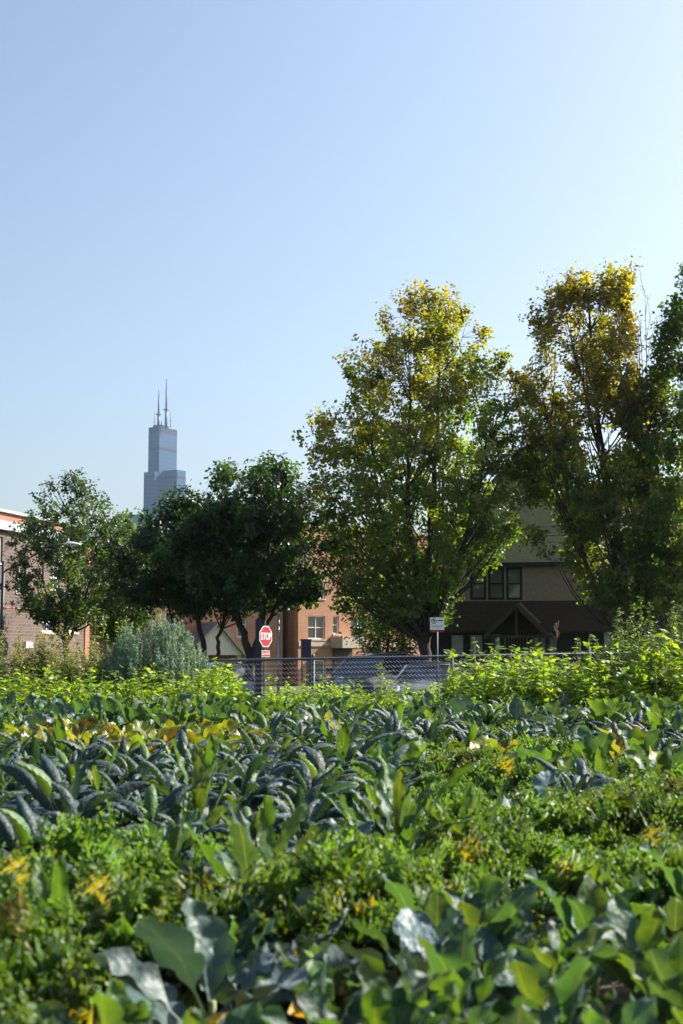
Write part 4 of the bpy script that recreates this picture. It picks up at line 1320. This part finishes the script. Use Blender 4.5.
# ------------------------------------------------------------------ signs, lamps, posts
def text(body, size, m, parent, loc, rot=(PI / 2, 0, 0), name='lettering', sx=1.0):
    cu = bpy.data.curves.new(name, 'FONT'); cu.body = body; cu.size = size; cu.align_x = 'CENTER'; cu.align_y = 'CENTER'
    cu.extrude = .002; cu.offset = size * .018
    cu.materials.append(m)
    t_ = bpy.data.objects.new(name, cu); C.objects.link(t_)
    bpy.context.view_layer.update()
    me = bpy.data.meshes.new_from_object(t_.evaluated_get(bpy.context.evaluated_depsgraph_get()))
    bpy.data.objects.remove(t_); bpy.data.curves.remove(cu)
    o = bpy.data.objects.new(name, me); C.objects.link(o); o.parent = parent; o.location = loc; o.rotation_euler = rot; o.scale = (sx, 1, 1)
    return o

def stop_sign():
    Y = 39.5
    p = P(265.5, 636.5, Y)
    # faces the lower right: turned so that the plate shows about half its width
    root = thing('stop_sign', 'red octagonal stop sign with small red plate below on a dark post', 'sign', (p[0], p[1], GZ), math.radians(57))
    zc = p[2] - GZ
    R = .288
    oc = lambda r: [(r * math.cos(PI / 8 + k * PI / 4), zc + r * math.sin(PI / 8 + k * PI / 4)) for k in range(8)]
    mb = MB(); mb.prism(oc(R / math.cos(PI / 8)), -.012, 0); pl = mb.build('plate', M['sign_white'], root)
    mb = MB(); mb.prism(oc((R - .024) / math.cos(PI / 8)), -.016, -.0125); mb.build('red_face', M['sign_red'], pl)
    text('STOP', .27, M['sign_white'], pl, (0, -.019, zc - .005), sx=.74)
    z1 = P(265, 653.5, Y)[2] - GZ
    mb = MB(); mb.box(-.185, .185, -.012, 0, z1 - .096, z1 + .08); b = mb.build('lower_plate', M['sign_white'], root)
    mb = MB(); mb.box(-.173, .173, -.016, -.0125, z1 - .084, z1 + .068); mb.build('red_face', M['sign_red'], b)
    text('ALL WAY', .084, M['sign_white'], b, (0, -.019, z1 - .01), sx=.95)
    mb = MB(); mb.box(-.03, .03, .004, .05, -.2, zc + .42); mb.build('post', M['dark_steel'], root)
stop_sign()
o = thing('street_post', 'thick dark square post just left of the stop sign', 'post', (PX(258.5, 50), 50, GZ))
mb = MB(); mb.box(-.11, .11, -.11, .11, -.2, 2.9); mb.prism([(-.13, 2.9), (.13, 2.9), (0, 3.05)], -.13, .13); mb.build('shaft', M['dark_steel'], o)
o = thing('street_post', 'slim pale grey pole right of the stop sign', 'post', (PX(278.3, 52), 52, GZ))
mb = MB(); mb.tube([(0, 0, -.2), (0, 0, 3.2)], .05, .04, 10); mb.lathe([(.06, 3.2), (.06, 3.24), (.02, 3.3)], 10); mb.build('shaft', M['steel'], o, True)
mb = MB(); mb.lathe([(.13, -.2), (.13, .12), (.07, .2)], 10); mb.build('base', M['lamp_grey'], o, True)
# navy board
a = P(301, 661, 47); b = P(311, 640.5, 47)
o = thing('notice_board', 'plain dark navy upright board on two legs right of the stop sign', 'board', ((a[0] + b[0]) / 2, 47, GZ), math.radians(12))
w = (b[0] - a[0]) / 2
mb = MB(); mb.box(-w, w, -.04, .04, a[2] - GZ, b[2] - GZ); bo = mb.build('panel', M['navy'], o)
mb = MB(); mb.box(-w - .02, w + .02, -.05, .05, b[2] - GZ + .001, b[2] - GZ + .05); mb.build('cap', M['dark_steel'], bo)
for sg in (-1, 1):
    mb = MB(); mb.box(sg * (w - .03) - .02, sg * (w - .03) + .02, -.02, .02, -.2, a[2] - GZ - .002); mb.build('leg', M['dark_steel'], o)

def parking_sign():
    Y = 33.0
    a = P(430, 632, Y); b = P(444.3, 617.5, Y)
    cx = (a[0] + b[0]) / 2
    root = thing('parking_sign', 'white no-parking sign with red symbol and red bottom band on a post', 'sign', (cx, Y, GZ), math.radians(4))
    w = (b[0] - a[0]) / 2; z0 = a[2] - GZ; z1 = b[2] - GZ
    mb = MB(); mb.box(-w, w, -.006, 0, z0, z1); pl = mb.build('plate', M['sign_white'], root)
    mb = MB(); mb.box(-w, w, -.0085, -.0063, z0, z0 + .05); mb.build('red_band', M['sign_red'], pl)
    r = .062; cxx, cz = -w * .45, z1 - .085
    text('P', .085, M['sign_black'], pl, (cxx, -.008, cz))
    mb = MB()
    n = 24
    V = []; F = []
    for k in range(n):
        t = 2 * PI * k / n
        for rr in (r, r - .014): V.append((cxx + rr * math.cos(t), -.011, cz + rr * math.sin(t)))
    F = [(2 * k, 2 * ((k + 1) % n), 2 * ((k + 1) % n) + 1, 2 * k + 1) for k in range(n)]
    mb.add(V, F)
    q = .044
    mb.add([(cxx - q - .005, -.0115, cz + q - .005), (cxx - q + .005, -.0115, cz + q + .005), (cxx + q + .005, -.0115, cz - q + .005), (cxx + q - .005, -.0115, cz - q - .005)], [(0, 1, 2, 3)])
    mb.build('prohibition_ring', M['sign_red'], pl)
    mb = MB()
    for k, (u0, u1, zz, hh) in enumerate([(.06, .78, .055, .028), (-.8, .8, .19, .008), (-.7, .7, .215, .008)]):
        mb.box(w * u0, w * u1, -.0085, -.0063, z1 - zz - hh, z1 - zz)
    mb.build('printed_line', M['sign_black'], pl)
    mb = MB(); mb.tube([(0, .025, -.2), (0, .025, z1 + .01)], .024, .024, 8); mb.build('post', M['dark_steel'], root, True)
parking_sign()

def lamp():
    Y = 52.0
    base = P(1.2, 657, Y)
    root = thing('street_lamp', 'dark street lamp pole at the left edge with pale lamp head on long arm', 'street lamp', (base[0], Y, GZ))
    z_arm = P(1, 572, Y)[2] - GZ
    hd0 = P(63.5, 544, Y) - np.array([base[0], Y, GZ]); hd1 = P(81, 546.5, Y) - np.array([base[0], Y, GZ])
    mb = MB(); mb.tube([(0, 0, -.2), (0, 0, z_arm + .4)], .085, .06, 12); mb.lathe([(.16, -.2), (.16, .35), (.1, .45)], 12); mb.build('pole', M['dark_steel'], root, True)
    mb = MB(); mb.tube([(0, 0, z_arm), (.8, 0, z_arm + .42), (hd0[0] - .5, 0, hd0[2] - .06), (hd0[0] + .03, 0, hd0[2])], .032, .026, 8)
    mb.tube([(0, 0, z_arm - .6), (.7, 0, z_arm + .05), (1.5, 0, z_arm + .6)], .015, .015, 6)
    mb.build('arm', M['dark_steel'], root, True)
    # cobra head: flattened body that swells and tapers
    L = hd1[0] - hd0[0]
    mb = MB()
    n = 12; m_ = 12
    V = []
    for i in range(n):
        s = i / (n - 1)
        wy = .05 + .11 * math.sin(PI * min(1, s * 1.02) ** .8) ** .8
        hz = .035 + .06 * math.sin(PI * s ** .75) ** .8
        for k in range(m_):
            t = 2 * PI * k / m_
            zz = math.sin(t); zz = zz * (1.0 if zz > 0 else .65)
            V.append((hd0[0] + L * s, wy * math.cos(t), hd0[2] + hz * zz - .03 * s * s))
    F = [(i * m_ + k, i * m_ + (k + 1) % m_, (i + 1) * m_ + (k + 1) % m_, (i + 1) * m_ + k) for i in range(n - 1) for k in range(m_)]
    F += [tuple(range(m_ - 1, -1, -1)), tuple((n - 1) * m_ + k for k in range(m_))]
    mb.add(V, F); head = mb.build('lamp_head', M['lamp_grey'], root, True)
    mb = MB(); mb.lathe([(.03, 0), (.035, .05), (.03, .1), (.01, .12)], 10, centre=(hd0[0] + L * .27, 0, hd0[2] + .08)); mb.build('photocell', M['lamp_grey'], head, True)
    mb = MB(); mb.lathe([(.02, -.03), (.08, -.015), (.1, .02)], 12, centre=(hd0[0] + L * .62, 0, hd0[2] - .065)); mb.build('lens', M['lens'], head, True)
    z0 = P(4, 656, Y)[2] - GZ; z1 = P(4, 640, Y)[2] - GZ
    mb = MB(); mb.prism([(-.05, z0), (.24, z0), (.27, z0 + .08), (.27, z1 - .12), (.18, z1), (-.05, z1)], -.3, -.09); mb.build('control_box', M['box_grey'], root)
M['box_grey'] = plain('box_grey', (.10, .12, .16), .5, .2, .1, 4)
lamp()

# ------------------------------------------------------------------ cars behind the fence
def car(label, loc, rz, paint, suv=True, L=4.6, Wd=1.86):
    root = thing('parked_car', label, 'car', loc, rz, 'cars parked behind the fence')
    H = 1.74 if suv else 1.48
    belt = 1.08 if suv else .95
    hw = Wd / 2
    # lower body: stations from front (x=-L/2) to rear; top height follows bonnet, belt and tail
    st = [(-.5, .62, .78), (-.485, .70, .86), (-.40, belt - .12, .97), (-.24, belt - .03, 1.0), (-.1, belt, 1.0), (.25, belt, 1.0), (.44, belt - .01, .985), (.49, belt - .12, .92), (.5, belt - .3, .84)]
    mb = MB(); V = []; F = []
    k = 9
    for sx, top, wf in st:
        w = hw * wf
        sec = [(-w * .9, .24), (-w * .99, .42), (-w, .7), (-w * .96, top - .04), (0, top + .03), (w * .96, top - .04), (w, .7), (w * .99, .42), (w * .9, .24)]
        for yy, zz in sec: V.append((sx * L, yy, min(zz, top + .03)))
    n = len(st)
    for i in range(n - 1):
        for j in range(k):
            j2 = (j + 1) % k
            F.append((i * k + j, i * k + j2, (i + 1) * k + j2, (i + 1) * k + j))
    F.append(tuple(range(k))); F.append(tuple((n - 1) * k + j for j in range(k - 1, -1, -1)))
    mb.add(V, F); body = mb.build('body', paint, root)
    # greenhouse
    gs = [(-.20, -.02, belt - .02), (-.04, H - .1, 0), (.10, H, 0), (.30, H - .02, 0), (.42, H - .12, 0), (.485 if suv else .46, belt + .02, 0)]
    prof = [(-.21, belt - .02), (-.045, H - .09), (.02, H - .02), (.15, H), (.3, H - .02), (.43, H - .1), (.487, belt - .02)]
    mb = MB(); V = []; F = []
    for sx, zz in prof:
        t = (zz - belt) / (H - belt)
        w = hw * (.95 - .19 * max(t, 0))
        V += [(sx * L, -hw * .95, belt - .03), (sx * L, -w, zz), (sx * L, w, zz), (sx * L, hw * .95, belt - .03)]
    n = len(prof)
    for i in range(n - 1):
        for j in range(3): F.append((i * 4 + j, i * 4 + j + 1, (i + 1) * 4 + j + 1, (i + 1) * 4 + j))
    mb.add(V, F); mb.build('window', M['car_glass'], root)
    # roof skin and pillars stand a little proud of the glass
    mb = MB(); V = []; F = []
    rp = prof[1:6]
    for sx, zz in rp:
        t = (zz - belt) / (H - belt); w = hw * (.955 - .19 * t)
        V += [(sx * L, -w - .008, zz - .05), (sx * L, -w * .96, zz + .012), (sx * L, 0, zz + .035), (sx * L, w * .96, zz + .012), (sx * L, w + .008, zz - .05)]
    for i in range(len(rp) - 1):
        for j in range(4): F.append((i * 5 + j, i * 5 + j + 1, (i + 1) * 5 + j + 1, (i + 1) * 5 + j))
    mb.add(V, F); roof = mb.build('roof', paint, root, True)
    for sg in (-1, 1):
        top = hw * .775 * sg; bot = hw * .955 * sg
        for (xa, xb) in ((-.20, -.05), (.12, .11), (.475, .42)):
            mb = MB()
            mb.tube([(xa * L, bot, belt - .03), (xb * L, top * (1.0), H - .09)], .04, .035, 5)
            mb.build('pillar', paint, root)
    if suv:
        for sg in (-1, 1):
            mb = MB(); mb.tube([(.0 * L, sg * hw * .66, H + .0), (.03 * L, sg * hw * .66, H + .07), (.36 * L, sg * hw * .66, H + .06), (.4 * L, sg * hw * .66, H - .03)], .018, .018, 6); mb.build('roof_rail', M['dark_steel'], roof)
    for sx in (-.31, .30):
        for sg in (-1, 1):
            c = (sx * L, sg * (hw - .1), .34)
            w = thing('wheel', None, None); w.parent = root; w.location = c
            mb = MB(); mb.lathe([(.2, -.1), (.33, -.11), (.345, -.06), (.345, .06), (.33, .11), (.2, .1)], 20, axis='y'); mb.build('tyre', M['rubber'], w, True)
            mb = MB(); mb.lathe([(.21, -.095), (.19, -.07), (.05, -.085), (.05, .085), (.19, .07), (.21, .095)], 12, axis='y'); mb.build('rim', M['rim'], w)
    for sg in (-1, 1):
        mb = MB(); mb.box(-.492 * L - .02, -.46 * L, sg * hw * .62 - .17, sg * hw * .62 + .13, .66, .80); mb.build('headlight', M['lens'], root)
        mb = MB(); mb.box(.47 * L, .498 * L + .012, sg * hw * .74 - .1, sg * hw * .74 + .1, .72, 1.02); mb.build('tail_light', M['red_lens'], root)
        mb = MB(); mb.tube([(-.19 * L, sg * (hw - .04), belt + .04), (-.19 * L, sg * (hw + .1), belt + .08)], .03, .03, 5); mb.box(-.19 * L - .05, -.19 * L + .07, sg * (hw + .15) - .09, sg * (hw + .15) + .09, belt + .02, belt + .2); mb.build('wing_mirror', paint, root)
    for z in (.3, .5):
        pass
    mb = MB(); mb.box(-.5 * L - .035, -.5 * L + .03, -hw * .72, hw * .72, .3, .5); mb.build('bumper', M['rubber'], root)
    mb = MB(); mb.box(.5 * L - .03, .5 * L + .035, -hw * .72, hw * .72, .3, .5); mb.build('bumper', M['rubber'], root)
    return root
car('dark blue sport utility car with roof rails parked behind the fence', (PX(371, 47), 47, GZ + .005), math.radians(90 - 38), car_paint('blue_paint', (.035, .055, .115)))
car('silver saloon with sunlit windscreen behind the fence near the parking sign', (PX(431, 43.5), 43.5, GZ + .005), math.radians(72), car_paint('silver_paint', (.24, .28, .35)), False)
car('pale blue car roof showing beside the blue-grey shrub', (PX(196, 44), 44, GZ + .005), math.radians(61), car_paint('pale_blue_paint', (.22, .32, .45)), False, 4.3, 1.76)

# ------------------------------------------------------------------ haze
mb = MB(); mb.box(-1520, 1520, -220, 3020, -1.4, 590)
hz = bpy.data.materials.new('haze_air'); hz.use_nodes = True
nt = hz.node_tree
for n_ in list(nt.nodes):
    if n_.type != 'OUTPUT_MATERIAL': nt.nodes.remove(n_)
pv = nt.nodes.new('ShaderNodeVolumePrincipled')
pv.inputs['Color'].default_value = (.55, .77, 1, 1)
pv.inputs['Density'].default_value = .00008
pv.inputs['Anisotropy'].default_value = .6
nt.links.new(pv.outputs[0], nt.nodes['Material Output'].inputs['Volume'])
hz_o = mb.build('haze', hz)
tag(hz_o, 'pale blue haze softening the far skyscraper', 'haze', kind='stuff')

# ------------------------------------------------------------------ light, sky, camera
AZ, EL = math.radians(64), math.radians(37)
w = bpy.data.worlds.new('World'); SC.world = w; w.use_nodes = True
nt = w.node_tree
bg = nt.nodes['Background']
sky = nt.nodes.new('ShaderNodeTexSky'); sky.sky_type = 'NISHITA'; sky.sun_disc = False
sky.sun_elevation = EL; sky.sun_rotation = AZ
sky.air_density = 1.0; sky.dust_density = 3.0; sky.ozone_density = 0.6; sky.altitude = 200
nt.links.new(sky.outputs[0], bg.inputs['Color'])
bg.inputs['Strength'].default_value = .080
sl = bpy.data.lights.new('sun', 'SUN'); sl.energy = 5.0; sl.angle = math.radians(.5); sl.color = (1, .94, .84)
so = bpy.data.objects.new('sun', sl); C.objects.link(so)
S = Vector((math.sin(AZ) * math.cos(EL), math.cos(AZ) * math.cos(EL), math.sin(EL)))
so.rotation_euler = S.to_track_quat('Z', 'Y').to_euler()
so.location = S * 50

cam = bpy.data.cameras.new('camera'); co = bpy.data.objects.new('camera', cam); C.objects.link(co)
cam.sensor_fit = 'VERTICAL'; cam.sensor_height = 36; cam.sensor_width = 24; cam.lens = 50
cam.clip_end = 20000; cam.clip_start = .05
co.location = tuple(CAM); co.rotation_euler = (PI / 2 + TILT, 0, 0)
cam.dof.use_dof = True; cam.dof.focus_distance = 40; cam.dof.aperture_fstop = 3.9; cam.dof.aperture_blades = 0
SC.camera = co

SC.view_settings.view_transform = 'Standard'; SC.view_settings.look = 'None'
SC.view_settings.exposure = 1.3; SC.view_settings.gamma = 1.0; SC.view_settings.use_curve_mapping = False
SC.render.engine = 'CYCLES'
cy = SC.cycles
cy.use_denoising = True
cy.max_bounces = 6; cy.diffuse_bounces = 3; cy.glossy_bounces = 2; cy.transmission_bounces = 4; cy.transparent_max_bounces = 4; cy.volume_bounces = 0
cy.sample_clamp_indirect = 6
cy.caustics_reflective = False; cy.caustics_refractive = False
